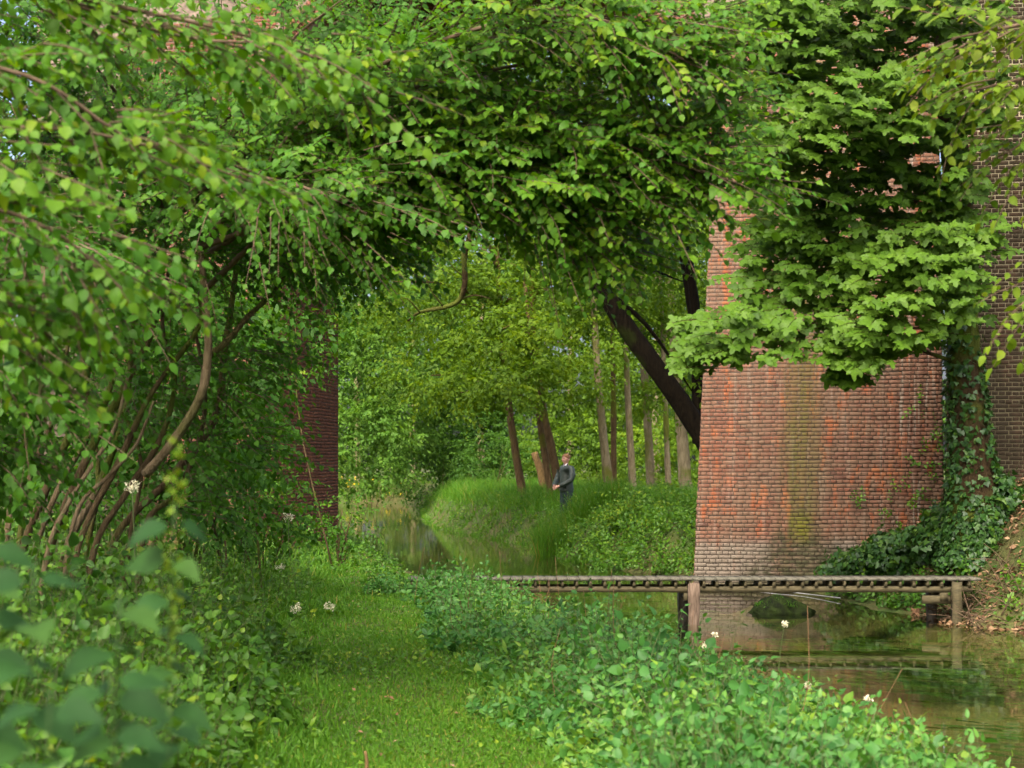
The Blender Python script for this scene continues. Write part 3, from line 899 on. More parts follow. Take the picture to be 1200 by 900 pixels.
# ------------------------------------------------------------------ left hazel with many stems
hz = empty('hazel_tree', (-3.0, 12, 0.3))
tag(hz, 'many stemmed leafy hazel arching from the left bank across the top of the path', 'tree')
stems = [
    ([(170, 556, 11.6), (205, 515, 11.5), (236, 462, 11.4), (244, 405, 11.4), (240, 350, 11.5), (235, 290, 11.6)], 0.062, 'bark_light'),
    ([(60, 640, 12.0), (110, 520, 12.0), (165, 420, 12.1), (186, 345, 12.2), (195, 260, 12.3)], 0.06, 'bark'),
    ([(92, 640, 11.8), (140, 540, 11.8), (178, 460, 11.8), (232, 385, 11.9), (234, 345, 12)], 0.045, 'bark'),
    ([(75, 650, 12.4), (120, 560, 12.5), (150, 470, 12.6), (155, 380, 12.7), (175, 320, 12.8)], 0.05, 'bark_light'),
    ([(25, 650, 12.2), (60, 560, 12.2), (95, 470, 12.2), (110, 380, 12.3), (120, 280, 12.4)], 0.055, 'bark'),
    ([(5, 650, 11.5), (18, 560, 11.6), (40, 480, 11.7), (75, 390, 11.8)], 0.045, 'bark_light'),
    ([(130, 640, 12.9), (200, 560, 13), (252, 490, 13.1), (262, 420, 13.2), (276, 320, 13.4), (285, 240, 13.5)], 0.06, 'bark'),
    ([(240, 418, 11.6), (262, 404, 11.7), (290, 372, 11.9), (318, 345, 12.1), (335, 320, 12.3)], 0.045, 'bark'),
    ([(150, 640, 12.2), (165, 565, 12.2), (163, 530, 12.2), (152, 498, 12.2), (132, 470, 12.2)], 0.03, 'bark'),
    ([(100, 650, 13.2), (115, 560, 13.3), (100, 450, 13.4), (90, 350, 13.5)], 0.05, 'bark'),
    ([(55, 650, 11.2), (80, 590, 11.2), (108, 545, 11.3), (135, 500, 11.4), (150, 440, 11.6)], 0.032, 'bark_light'),
    ([(40, 650, 12.6), (70, 570, 12.6), (120, 480, 12.7), (140, 400, 12.8), (148, 320, 12.9)], 0.045, 'bark_light'),
    ([(110, 645, 11.9), (150, 575, 12), (190, 510, 12.1), (205, 440, 12.2), (190, 380, 12.3), (200, 300, 12.4)], 0.04, 'bark'),
    ([(80, 645, 11.4), (95, 590, 11.4), (125, 560, 11.5), (160, 520, 11.6), (180, 470, 11.7)], 0.03, 'bark_light'),
    ([(20, 650, 12.9), (35, 560, 13), (70, 470, 13.1), (80, 400, 13.2)], 0.045, 'bark'),
    ([(170, 620, 12.5), (205, 580, 12.6), (232, 520, 12.7), (240, 450, 12.8), (215, 330, 13)], 0.04, 'bark'),
]
for pts, r, mt in stems:
    w_ = [P(*p) for p in pts]
    root = w_[0].copy(); root[2] = float(ground_z(root[0], root[1])) - 0.05
    root[0] -= 0.1
    bt = Batch()
    if root[2] < w_[0][2] - 0.1 and pts[0][1] > 600: w_ = [root] + w_
    tube(bt, w_, list(np.linspace(r * 0.6, r * 0.32, len(w_)) * rng.uniform(0.85, 1.15, len(w_))), 9, 5, 0.07)
    bt.build('stem', M[mt], hz, True)

def PL(l): return [P(*p) for p in l]
lb, tb, rec = Batch(), Batch(), []
# high arching limbs that reach towards the middle of the stream
reach = [PL(l) for l in [
    [(195, 260, 12.3), (330, 170, 11.4), (480, 105, 10.4), (640, 70, 9.8), (825, 35, 9.3)],
    [(234, 345, 12), (380, 215, 11.2), (540, 160, 10.2), (690, 160, 9.7), (862, 215, 9.3)],
    [(235, 290, 11.6), (390, 235, 10.9), (530, 200, 10.2), (650, 215, 9.9), (770, 225, 9.6)],
    [(235, 290, 11.6), (380, 120, 10.5), (540, 40, 9.8), (690, 20, 9.4), (830, 85, 9.2)],
    [(240, 300, 12), (420, 190, 11), (560, 175, 10.2), (700, 185, 9.9), (835, 160, 9.5)],
    [(335, 320, 12.3), (440, 255, 11.4), (560, 210, 10.8), (650, 250, 10.3), (715, 295, 10.0)],
    [(240, 300, 12), (450, 150, 11.4), (620, 110, 10.8), (760, 110, 10.2), (855, 120, 9.8)],
]]
limb_tubes(tb, reach, 0.022, 0.004)
limb_foliage(lb, tb, reach, 470, HAZELS, 0.057, 12, 0.36, 0.19, (0.58, 0.2), rec, (0.25, -0.1, 0.0), 0.22, (0.1, -0.75, 0.15), 0.12, 0.6, 0.2)
# left crown above and behind the stems
crown = [PL(l) for l in [
    [(195, 260, 12.3), (150, 130, 11.5), (60, 20, 10.5)],
    [(120, 280, 12.4), (60, 160, 11.5), (-40, 80, 10.5)],
    [(175, 320, 12.8), (240, 180, 12), (330, 60, 11), (400, 0, 10.5)],
    [(285, 240, 13.5), (340, 190, 13), (400, 130, 12.5), (470, 60, 12)],
    [(75, 390, 11.8), (20, 300, 11), (-60, 220, 10)],
    [(90, 350, 13.5), (150, 230, 13.3), (220, 120, 13)],
    [(285, 240, 13.5), (350, 250, 13), (420, 275, 12.6)],
    [(195, 260, 12.3), (260, 210, 11), (340, 215, 10), (430, 250, 9.6)],
]]
limb_tubes(tb, crown, 0.02, 0.005)
limb_foliage(lb, tb, crown, 360, HAZELS, 0.054, 12, 0.40, 0.36, (0.38, 0.18), rec, (0.1, -0.1, 0), 0.05, (0.05, -0.65, 0.15), 0.15, 0.6, 0.25)
# lower sprays hanging in front of the stems on the left
low = [PL(l) for l in [
    [(-120, 310, 9.5), (-20, 330, 9), (40, 370, 8.6), (75, 400, 8.5)],
    [(-120, 400, 9.5), (-40, 425, 9), (20, 450, 8.6), (45, 480, 8.4)],
    [(-120, 250, 9.3), (0, 255, 9), (70, 285, 8.6), (130, 320, 8.4)],
    [(-120, 500, 9.8), (-40, 520, 9.4), (0, 560, 9.1)],
]]
limb_tubes(tb, low, 0.016, 0.004)
limb_foliage(lb, tb, low, 110, HAZELS, 0.062, 11, 0.36, 0.16, (0.34, 0.15), rec, (0.3, -0.1, -0.15), 0.1, (0.15, -0.3, 0.25))
# leaves between the stems
midl = [PL(l) for l in [
    [(120, 470, 12.6), (190, 440, 12.2), (260, 450, 12.0)],
    [(150, 380, 13), (210, 400, 12.8), (300, 420, 12.6)],
    [(200, 530, 12.8), (250, 520, 12.5), (300, 500, 12.3)],
    [(60, 560, 13.6), (130, 590, 13.4), (230, 590, 13.2)],
    [(40, 460, 13.6), (100, 450, 13.6), (170, 480, 13.4)],
    [(230, 300, 12.5), (290, 290, 12), (350, 300, 11.8)],
]]
limb_foliage(lb, tb, midl, 75, HAZELS, 0.056, 10, 0.4, 0.25, (0.38, 0.16), rec, (0.15, -0.15, -0.05), 0.0, (0.1, -0.4, 0.1))
leaf_parts(rec, HAZELS, M['hazel'], lb, hz, 300)
tb.build('branches', M['twig'], hz, True)
lb.build('crown', M['hazel'], hz)

# nearer lime branch hanging in from the top left, out of focus
nb = empty('lime_tree', (-4.2, 5.2, 0.2))
tag(nb, 'near tree at the top left corner with large yellow green leaves out of focus', 'tree')
lb, tb, rec = Batch(), Batch(), []
bt = Batch(); tube(bt, [(-4.2, 5.2, 0.1), (-4.15, 5.25, 1.6), (-4.0, 5.4, 3.4), (-3.9, 5.6, 5.0)], [0.16, 0.13, 0.11, 0.07], 10, 5, 0.04); bt.build('trunk', M['bark'], nb, True)
near = [PL(l) for l in [
    [(-700, 120, 5.4), (-300, 60, 5.6), (0, 80, 5.8), (130, 150, 5.9), (180, 190, 6.0)],
    [(-700, 120, 5.4), (-300, 180, 5.5), (0, 150, 5.7), (150, 165, 5.9), (300, 215, 6.2)],
    [(-700, 120, 5.4), (-350, 260, 5.4), (-60, 240, 5.5), (60, 270, 5.6), (130, 330, 5.7)],
    [(-700, -80, 5.5), (-200, -50, 6), (150, 10, 6.4), (350, 60, 6.6), (440, 110, 6.8)],
    [(-700, -80, 5.5), (-100, -40, 6.2), (200, 40, 6.5), (330, 50, 6.4)],
    [(-500, 300, 5.4), (-150, 330, 5.5), (20, 360, 5.8), (60, 400, 5.9)],
]]
limb_tubes(tb, near, 0.014, 0.003)
limb_foliage(lb, tb, near, 70, HAZELS, 0.055, 10, 0.30, 0.13, (0.58, 0.2), rec, (0.2, 0, -0.08), 0.35, (0.05, -0.5, 0.1), 0.15)
leaf_parts(rec, HAZELS, M['hazel'], lb, nb, 250)
tb.build('branches', M['twig'], nb, True)
lb.build('crown', M['hazel'], nb)

# ------------------------------------------------------------------ top right near branch
rt = empty('field_maple_tree', (6.4, 8.5, 0.4))
tag(rt, 'near tree with yellow green leaves reaching in at the top right corner', 'tree')
lb, tb, rec = Batch(), Batch(), []
bt = Batch(); tube(bt, [(8.3, 8.5, 0.3), (8.1, 8.5, 2.4), (7.6, 8.6, 4.4), (7.0, 8.6, 6.2)], [0.2, 0.16, 0.12, 0.07], 10, 5, 0.04); bt.build('trunk', M['bark'], rt, True)
lim = [PL(l) for l in [
    [(2300, 20, 8.5), (1600, -60, 8.5), (1300, 0, 8.5), (1190, 30, 8.4), (1115, 45, 8.3)],
    [(2300, 20, 8.5), (1600, 20, 8.5), (1320, 70, 8.4), (1210, 90, 8.3), (1125, 110, 8.3)],
    [(2300, 60, 8.5), (1650, 60, 8.5), (1350, 130, 8.6), (1230, 150, 8.6), (1180, 180, 8.5)],
    [(2300, 60, 8.5), (1600, 160, 8.5), (1330, 260, 8.4), (1240, 320, 8.4), (1195, 345, 8.4)],
]]
limb_tubes(tb, lim, 0.03, 0.004)
limb_foliage(lb, tb, lim, 75, LEAF_OVAL, 0.07, 10, 0.34, 0.13, (0.5, 0.25), rec, (-0.2, 0, -0.1), 0.55, (-0.1, -0.3, 0.1))
leaf_parts(rec, LEAF_OVAL, M['yellowgreen'], lb, rt, 150)
tb.build('branches', M['twig'], rt, True)
lb.build('crown', M['yellowgreen'], rt)

# ------------------------------------------------------------------ sycamore with the ivy trunk in front of the pier
TD = 24.3
sy = empty('sycamore_tree', tuple(P(1135, 640, TD)))
tag(sy, 'sycamore with lobed leaves in layers hanging in front of the brick pier', 'tree')
bt = Batch()
tr_pts = [P(1150, 660, TD), P(1143, 600, TD), P(1136, 520, TD), P(1130, 430, TD), P(1127, 330, TD), P(1122, 220, TD), P(1112, 100, TD), P(1100, -60, TD), P(1090, -160, TD)]
tr_r = [0.58, 0.40, 0.28, 0.23, 0.21, 0.2, 0.18, 0.15, 0.1]
tpath, trad = tube(bt, tr_pts, tr_r, 14, 6, 0.035)
bt.build('trunk', M['bark_maple'], sy, True)
lb, tb, rec = Batch(), Batch(), []
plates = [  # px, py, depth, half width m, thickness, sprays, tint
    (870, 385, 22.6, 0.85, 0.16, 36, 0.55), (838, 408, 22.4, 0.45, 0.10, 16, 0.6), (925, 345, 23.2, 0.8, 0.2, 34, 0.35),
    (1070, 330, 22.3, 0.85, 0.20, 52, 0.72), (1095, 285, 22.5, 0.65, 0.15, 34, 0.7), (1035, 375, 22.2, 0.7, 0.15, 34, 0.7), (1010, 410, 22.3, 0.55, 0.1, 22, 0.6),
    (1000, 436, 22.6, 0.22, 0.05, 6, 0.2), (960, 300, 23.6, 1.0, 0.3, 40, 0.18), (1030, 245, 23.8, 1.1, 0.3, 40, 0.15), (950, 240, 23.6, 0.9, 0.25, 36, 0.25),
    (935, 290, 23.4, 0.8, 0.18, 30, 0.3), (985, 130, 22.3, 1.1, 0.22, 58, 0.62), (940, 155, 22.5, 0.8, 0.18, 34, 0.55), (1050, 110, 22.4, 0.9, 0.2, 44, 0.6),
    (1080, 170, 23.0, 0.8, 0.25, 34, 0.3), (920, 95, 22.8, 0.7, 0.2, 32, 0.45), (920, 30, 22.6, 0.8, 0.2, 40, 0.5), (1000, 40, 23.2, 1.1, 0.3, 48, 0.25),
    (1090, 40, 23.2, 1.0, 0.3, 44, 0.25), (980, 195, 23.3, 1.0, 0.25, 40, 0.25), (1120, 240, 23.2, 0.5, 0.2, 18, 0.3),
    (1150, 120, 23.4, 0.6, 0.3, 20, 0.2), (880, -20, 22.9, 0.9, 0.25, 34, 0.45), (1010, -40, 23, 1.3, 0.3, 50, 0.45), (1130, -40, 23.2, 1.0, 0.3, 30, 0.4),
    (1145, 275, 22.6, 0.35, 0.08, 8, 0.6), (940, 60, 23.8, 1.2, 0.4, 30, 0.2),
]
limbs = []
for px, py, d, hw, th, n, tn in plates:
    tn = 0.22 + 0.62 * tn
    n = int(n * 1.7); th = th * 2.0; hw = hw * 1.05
    c = P(px, py, d)
    v = rng.uniform(-1, 1, (n, 3)); 
    rxy = np.sqrt(rng.uniform(0, 1, n)); an = rng.uniform(0, 6.283, n)
    o = c + np.stack([hw * rxy * np.cos(an), 0.85 * hw * rxy * np.sin(an), th * v[:, 2] - 0.16 * hw * rxy * rxy], -1)
    tvec = c - P(1125, py, TD)
    a = nrm(nrm(tvec * [1, 1, 0.2]) + 0.7 * np.stack([np.cos(an), np.sin(an) - 0.4, 0 * an], -1))
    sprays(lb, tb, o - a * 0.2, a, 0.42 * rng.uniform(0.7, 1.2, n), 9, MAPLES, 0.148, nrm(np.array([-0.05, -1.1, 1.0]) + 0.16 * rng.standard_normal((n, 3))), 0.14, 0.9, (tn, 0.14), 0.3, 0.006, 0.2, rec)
    st = P(1122, py + rng.uniform(-40, 60), TD)
    mid = (st + c) / 2 + [0, 0, rng.uniform(0.1, 0.4)]
    limbs.append([st, mid, c])
for l in limbs[::2]: tube(tb, l, [0.03, 0.018, 0.007], 6, 5, 0.03)
n = 330
o = np.stack([rng.uniform(4.1, 6.6, n), rng.uniform(22.6, 24.4, n), rng.uniform(3.2, 8.8, n)], -1)
o = o[(o[:, 0] - 3.0) > 0.6 * np.abs(np.sin(1.7 * o[:, 2])) + 0.3 * (o[:, 2] > 5.2)]; n = len(o)
a = nrm(np.stack([-0.6 + 0.6 * rng.standard_normal(n), -0.3 + 0.5 * rng.standard_normal(n), 0.1 * rng.standard_normal(n)], -1))
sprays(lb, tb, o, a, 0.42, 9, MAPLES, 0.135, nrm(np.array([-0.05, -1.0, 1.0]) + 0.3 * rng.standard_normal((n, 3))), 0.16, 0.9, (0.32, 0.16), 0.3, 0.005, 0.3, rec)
leaf_parts(rec, MAPLES, M['maple'], lb, sy, 300)
tb.build('branches', M['bark_maple'], sy, True)
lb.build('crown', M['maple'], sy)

# ivy on the trunk and over the bank
iv = empty('ivy', tuple(P(1130, 650, TD - 0.3)))
tag(iv, 'dark glossy ivy climbing the sycamore trunk and covering its foot', 'ivy')
lb = Batch()
n = 3600
u = rng.uniform(0, 1, n) ** 1.4 * 0.62
i_ = u * (len(tpath) - 1); i0 = np.clip(i_.astype(int), 0, len(tpath) - 2); fr_ = (i_ - i0)[:, None]
c = tpath[i0] * (1 - fr_) + tpath[i0 + 1] * fr_
rd = np.interp(i_, np.arange(len(trad)), trad)
an = rng.uniform(math.pi * 0.9, math.pi * 2.1, n)
keep = (u < 0.16) | (np.cos(an) < -0.25 + 0.5 * rng.standard_normal(n)) | ((np.cos(an) > 0.6) & (u < 0.4)) | (rng.uniform(0, 1, n) < 0.12)
nr = np.stack([np.cos(an), np.sin(an), 0 * an], -1)
pos = c + nr * (rd + 0.02 + 0.05 * rng.uniform(0, 1, n))[:, None]
pos, nr2 = pos[keep], nr[keep]
k = len(pos)
dv = nrm(np.array([0, 0, -1.0]) + 0.6 * rng.standard_normal((k, 3)) + 0.3 * nr2)
lb.inst(IVY, pos, frames(dv, nr2 + 0.35 * rng.standard_normal((k, 3)) + UP * 0.3), rng.uniform(0.05, 0.10, k), np.clip(rng.normal(0.4, 0.22, k), 0, 1))
lb.build('climbing_leaves', M['ivy'], iv)
lb = Batch()
for (px, py, d, rx, ry, rz, n) in [(1060, 660, 26.2, 0.95, 0.7, 0.42, 1500), (1120, 640, 25.0, 0.7, 0.6, 0.55, 1500), (1165, 600, 24.4, 0.5, 0.5, 0.6, 900), (1010, 672, 26.8, 0.6, 0.5, 0.3, 700), (1150, 640, 24.1, 0.45, 0.4, 0.45, 600)]:
    c = P(px, py, d)
    v = nrm(rng.standard_normal((n, 3))); v[:, 2] = np.abs(v[:, 2]); 
    bump_ = 1 + 0.18 * np.sin(5 * v[:, 0] + 3 * v[:, 2]) + 0.1 * rng.standard_normal(n)
    pos = c + v * np.array([rx, ry, rz]) * bump_[:, None]
    dv = nrm(np.array([0, -0.2, -0.8]) + 0.8 * rng.standard_normal((n, 3)))
    lb.inst(IVY, pos, frames(dv, v + 0.4 * rng.standard_normal((n, 3)) + UP * 0.4), rng.uniform(0.06, 0.12, n), np.clip(rng.normal(0.5, 0.25, n), 0, 1))
    # woody heart under the leaves so that the mound is not hollow
    n2 = n // 2
    pos = c + nrm(rng.standard_normal((n2, 3))) * np.array([rx, ry, rz]) * rng.uniform(0.4, 0.9, (n2, 1))
    lb.inst(IVY, pos, frames(rng.standard_normal((n2, 3)), rng.standard_normal((n2, 3))), rng.uniform(0.08, 0.14, n2), np.clip(rng.normal(0.25, 0.15, n2), 0, 1))
lb.build('ground_leaves', M['ivy'], iv)

# creeper sprigs on the pier face
cr = empty('creeper', tuple(P(1085, 640, 28.2)))
tag(cr, 'thin green creeper sprigs straggling up the right edge of the pier', 'creeper')
lb, tb = Batch(), Batch()
for (px, py) in [(1075, 590), (1085, 560), (1070, 545), (1050, 600), (1088, 520), (1068, 470), (1095, 500), (1040, 615), (1090, 610), (1000, 590), (1062, 575)]:
    u = (px - 814) / 70.7
    n = 4
    c = vx(np.clip(u, 0, PIER_W - 0.05), -0.03, EYE - (py - HOR) / 70.7)
    o = c + 0.12 * rng.standard_normal((n, 3)) * [1, 0.05, 1]
    a = nrm(np.stack([0.7 * rng.standard_normal(n), -0.25 + 0 * o[:, 0], 0.5 + 0.6 * rng.standard_normal(n)], -1))
    sprays(lb, tb, o, a, 0.3, 7, LEAF_OVAL, 0.06, nrm(np.array([0, -1.0, 0.5]) + 0.2 * rng.standard_normal((n, 3))), 0.2, 0.8, (0.6, 0.2), 0.2, 0.004)
lb.build('leaves', M['herb'], cr); tb.build('stalks', M['stem_green'], cr, False, 'stuff')

# ------------------------------------------------------------------ trees beyond the viaduct
def clump_crown(lb, tb, ells, tpl, lsize, K, L, tint, trunk_top, face=(0, -0.35, 0.1), droop=0.25, hang=0.35, dens=1.0):
    for c, r, n in ells:
        c = np.asarray(c, float); r = np.asarray(r, float)
        m_ = max(4, int(n * dens) // 9)
        cc, _ = in_ellipsoid(m_, c, r * 0.9, 0.25)          # uneven sub-clumps
        for q in cc:
            nn = 9
            s_ = 0.42 * rng.uniform(0.6, 1.3) * r.min() ** 0.6
            o, v = in_ellipsoid(nn, q, np.array([s_, s_, s_ * 0.45]))
            a = nrm(v + 0.5 * nrm(q - c) + 0.3 * rng.standard_normal((nn, 3)) + [0, 0, -0.1])
            tn = float(np.clip(tint[0] + 0.16 * rng.standard_normal(), 0, 1))
            sprays(lb, None, o, a, L * rng.uniform(0.7, 1.3, nn), K, tpl, lsize, None, droop, 0.85, (tn, tint[1]), hang, 0, 0.4, None, face)
        if tb is not None and trunk_top is not None:
            st = trunk_top[np.argmin([abs(p[2] - (c[2] - 0.4 * r[2])) for p in trunk_top])]
            tube(tb, [st, (st + c) / 2 + [0, 0, 0.3], c], [0.07, 0.045, 0.015], 5, 4, 0.05)

def far_tree(label, pts, wpx, mat, ells, leaf='far_a', lsize=0.13, tint=(0.5, 0.15), name='tree', group='trees beyond the viaduct'):
    """pts: trunk in picture columns/rows with depth, extended down to the ground"""
    w_ = [P(*p) for p in pts]
    d = pts[0][2]
    g0 = w_[0].copy(); g0[2] = float(ground_z(g0[0], g0[1])) - 0.1
    if g0[2] < w_[0][2] - 0.15:
        dirv = (w_[1] - w_[0]); g0[0] -= dirv[0] / max(dirv[2], 0.3) * (w_[0][2] - g0[2]); w_ = [g0] + w_
    r = 0.86 * wpx / F * d / 2
    t = empty(name, tuple(w_[0]))
    tag(t, label, 'tree', group)
    bt = Batch()
    path, _ = tube(bt, w_, list(np.linspace(r * 1.25, r * 0.55, len(w_))), 9, 6, 0.05)
    bt.build('trunk', M[mat], t, True)
    lb, tb = Batch(), Batch()
    E = [(P(px, py, dd), (rx, rx * 0.9, rz), n) for px, py, dd, rx, rz, n in ells]
    clump_crown(lb, tb, E, LEAF_LOW, lsize * 1.35, 8, 0.55, tint, path, dens=2.2)
    tb.build('limbs', M[mat], t, True, 'stuff')
    lb.build('crown', M[leaf], t)
    return t

far_tree('slim leaning brown trunk, leftmost of those behind the standing man', [(612, 577, 52), (597, 480, 52), (588, 380, 52), (580, 250, 52)], 11, 'bark_far_brown',
         [(570, 415, 49, 1.6, 0.7, 90), (505, 440, 47, 1.5, 0.6, 80), (600, 350, 50, 2.4, 1.3, 130), (520, 360, 50, 2.4, 1.2, 130), (460, 330, 48, 2.2, 1.3, 130), (560, 280, 51, 2.6, 1.4, 140), (640, 260, 52, 2.4, 1.6, 130), (470, 250, 50, 2.4, 1.5, 120)], tint=(0.48, 0.18))
far_tree('thin brown trunk touching the leaning trunk next to the standing man', [(647, 585, 50), (636, 520, 50), (628, 460, 50), (615, 330, 50)], 9.5, 'bark_far_brown',
         [(615, 445, 46, 1.3, 0.45, 70), (665, 405, 48, 1.7, 0.8, 90), (590, 385, 47, 1.6, 0.7, 80), (540, 460, 46, 1.2, 0.35, 50)], tint=(0.55, 0.18))
far_tree('thicker leaning brown trunk directly beside the standing man', [(656, 575, 51), (645, 520, 51), (634, 462, 51), (620, 300, 51)], 13.5, 'bark_far_brown',
         [(640, 340, 50, 2.3, 1.5, 220), (690, 290, 52, 2.4, 1.6, 150), (660, 450, 48, 1.2, 0.4, 50)], tint=(0.5, 0.18))
far_tree('pale grey green trunk just behind the man to his right', [(714, 575, 49), (706, 500, 49), (698, 400, 49), (694, 280, 49)], 13, 'bark_far',
         [(700, 350, 50, 1.6, 1.1, 120), (720, 230, 50, 2.4, 1.8, 200), (680, 200, 52, 2.4, 1.6, 160)], tint=(0.5, 0.15))
far_tree('thinnest straight trunk between two paler trunks under the leaning limb', [(719, 565, 53), (719, 480, 53), (718, 390, 53), (716, 280, 53)], 8.5, 'bark_far_brown',
         [(735, 300, 55, 2.0, 1.6, 140)], tint=(0.45, 0.15))
far_tree('straight greenish trunk whose top passes behind the dark leaning limb', [(742, 570, 52), (737, 490, 52), (733, 400, 52), (728, 280, 52)], 10, 'bark_far',
         [(760, 260, 52, 2.2, 1.6, 160), (750, 350, 54, 1.2, 0.8, 70)], tint=(0.55, 0.15))
far_tree('mossy trunk with a leafy tuft below the dark leaning limb', [(763, 565, 56), (758, 480, 56), (752, 380, 56), (748, 260, 56)], 12, 'bark_far',
         [(757, 468, 54, 0.6, 0.5, 40), (790, 330, 58, 2.0, 1.5, 140)], tint=(0.55, 0.15))
far_tree('slender trunk close to the left edge of the brick pier', [(783, 565, 55), (780, 480, 55), (776, 380, 55), (772, 250, 55)], 8, 'bark_far',
         [(800, 380, 56, 1.6, 1.3, 110), (810, 240, 56, 2.2, 1.8, 150)], tint=(0.5, 0.15))
far_tree('broad pale trunk partly behind the foot of the dark leaning limb', [(803, 560, 60), (796, 470, 60), (786, 350, 60), (775, 200, 60)], 17, 'bark_far',
         [(780, 200, 60, 3.0, 2.2, 220), (830, 300, 60, 2.6, 2.0, 180), (815, 450, 60, 1.6, 1.4, 110)], tint=(0.5, 0.15))

# dead leaning stub left of the man
bt = Batch()
q0 = P(640, 577, 57); q0[2] = float(ground_z(q0[0], 57)) - 0.1
tube(bt, [q0, P(635, 558, 57), P(626, 530, 57)], [0.16, 0.14, 0.11], 8, 5, 0.06)
o = bt.build('dead_trunk', M['deadwood'], None, True); tag(o, 'short orange brown dead stub leaning behind the leftmost trunks', 'dead trunk')

# dark limb leaning out from behind the pier, and its two thin stems
lt = empty('leaning_tree', (3.9, 36, 0.0))
tag(lt, 'dark thick trunk leaning left out from behind the brick pier', 'tree')
bt = Batch()
tube(bt, [np.array([4.6, 35.5, 0.0]), P(838, 540, 35.5), P(808, 487, 35.3), P(775, 440, 35), P(735, 385, 34.8), P(702, 335, 34.6), P(672, 292, 34.5), P(640, 230, 34.4), P(600, 150, 34.4)], [0.30, 0.25, 0.215, 0.205, 0.195, 0.18, 0.165, 0.13, 0.08], 12, 6, 0.04)
bt.build('trunk', M['bark_dark'], lt, True)
for pts, r in (([(818, 520, 36), (817, 440, 36), (815, 370, 36), (805, 300, 36), (785, 260, 36), (768, 232, 36), (760, 180, 36)], 0.10), ([(822, 520, 36.2), (815, 400, 36.2), (806, 330, 36.2), (797, 270, 36.2), (792, 180, 36.2)], 0.10)):
    bt = Batch(); tube(bt, [P(*p) for p in pts], list(np.linspace(r * 1.3, r * 0.6, len(pts))), 8, 6, 0.04); bt.build('stem', M['bark_dark'], lt, True)
lb, tb = Batch(), Batch()
E = [(P(px, py, dd), (rx, rx * 0.9, rz), n) for px, py, dd, rx, rz, n in [(640, 230, 35, 1.8, 1.0, 200), (600, 170, 35, 2.0, 1.2, 220), (700, 200, 36, 1.8, 1.2, 200), (760, 190, 37, 1.6, 1.1, 160), (800, 250, 37.5, 0.9, 0.8, 70), (690, 350, 36, 0.5, 0.4, 26), (812, 460, 36, 0.28, 0.8, 30), (560, 120, 35, 2, 1.2, 180), (620, 80, 40, 2.6, 1.4, 300), (720, 110, 40, 2.2, 1.3, 240), (520, 60, 40, 2.4, 1.4, 240), (680, 20, 40, 2.6, 1.4, 240), (440, 200, 40, 1.6, 1.0, 120), (480, 160, 36, 1.8, 1.2, 160), (800, 330, 38, 0.7, 0.5, 40)]]
clump_crown(lb, tb, E, LEAF_LOW, 0.13, 8, 0.45, (0.42, 0.15), dens=1.8, trunk_top=[P(*p) for p in [(702, 335, 34.6), (672, 292, 34.5), (640, 230, 34.4), (792, 200, 36.2)]])
tb.build('limbs', M['bark_dark'], lt, True, 'stuff'); lb.build('crown', M['far_a'], lt)

# crooked dead branch hanging in the gap
bt = Batch()
tube(bt, [P(478, 376, 29.8), P(492, 366, 29.5), P(520, 360, 29.3), P(538, 352, 29.2), P(545, 330, 29), P(544, 300, 28.8), P(552, 270, 28.6), P(560, 200, 28.4), P(575, 100, 28.2), P(590, 20, 28)], [0.015, 0.028, 0.038, 0.044, 0.046, 0.05, 0.05, 0.05, 0.05, 0.05], 8, 5, 0.1)
for a_, b_, c_ in (((520, 360), (505, 340), (498, 322)), ((538, 352), (556, 346), (575, 350)), ((545, 325), (530, 312), (522, 290)), ((552, 270), (570, 262), (590, 275)), ((492, 366), (480, 352), (470, 348))):
    tube(bt, [P(*a_, 29.3), P(*b_, 29.1), P(*c_, 29.0)], [0.018, 0.012, 0.005], 5, 4, 0.06)
o = bt.build('hanging_branch', M['bark_maple'], None, True); tag(o, 'crooked brown branch hanging with its end bent left above the stream', 'branch')

# cooler trees on the far side of the bend
def big_tree(label, px, d, ells, leaf, tint, lsize=0.17, trunk_px=9):
    return far_tree(label, [(px, 580, 101), (px - 2, 480, 101), (px + 2, 330, 101), (px + 4, 150, 101)], trunk_px, 'bark_far', ells, leaf, lsize, tint)
big_tree('tall cool green tree rising close behind the left brick pier', 420, 74, [(420, 520, 70, 2.4, 2.0, 330), (425, 430, 72, 3.2, 2.4, 420), (430, 330, 74, 3.4, 2.6, 380), (420, 230, 74, 3.2, 2.6, 280), (380, 380, 72, 3, 2.4, 220)], 'far_b', (0.55, 0.18))
big_tree('tall bushy tree above the bend of the stream', 485, 84, [(480, 480, 80, 3.0, 2.2, 380), (480, 390, 82, 3.6, 2.6, 420), (500, 300, 84, 3.6, 2.8, 340), (470, 210, 84, 3.4, 2.6, 260)], 'far_b', (0.6, 0.18))
big_tree('dense darker tree behind the leftmost slim trunks', 565, 88, [(560, 520, 82, 2.8, 2.2, 340), (575, 440, 84, 3.2, 2.4, 380), (560, 350, 86, 3.6, 2.6, 340), (590, 260, 86, 3.4, 2.6, 240)], 'far_b', (0.25, 0.14))
big_tree('mid green tree filling the space behind the standing man', 670, 86, [(670, 530, 78, 3.0, 2.0, 340), (690, 460, 80, 3.2, 2.2, 360), (650, 390, 82, 3.4, 2.4, 300), (710, 330, 84, 3.4, 2.6, 260), (670, 250, 86, 3.4, 2.6, 200)], 'far_a', (0.35, 0.15))
big_tree('light green tree behind the trunks nearest the brick pier', 770, 84, [(770, 540, 76, 2.8, 1.8, 320), (790, 470, 80, 3.2, 2.4, 340), (760, 390, 82, 3.4, 2.6, 280), (800, 300, 84, 3.4, 2.8, 240)], 'far_a', (0.55, 0.15))

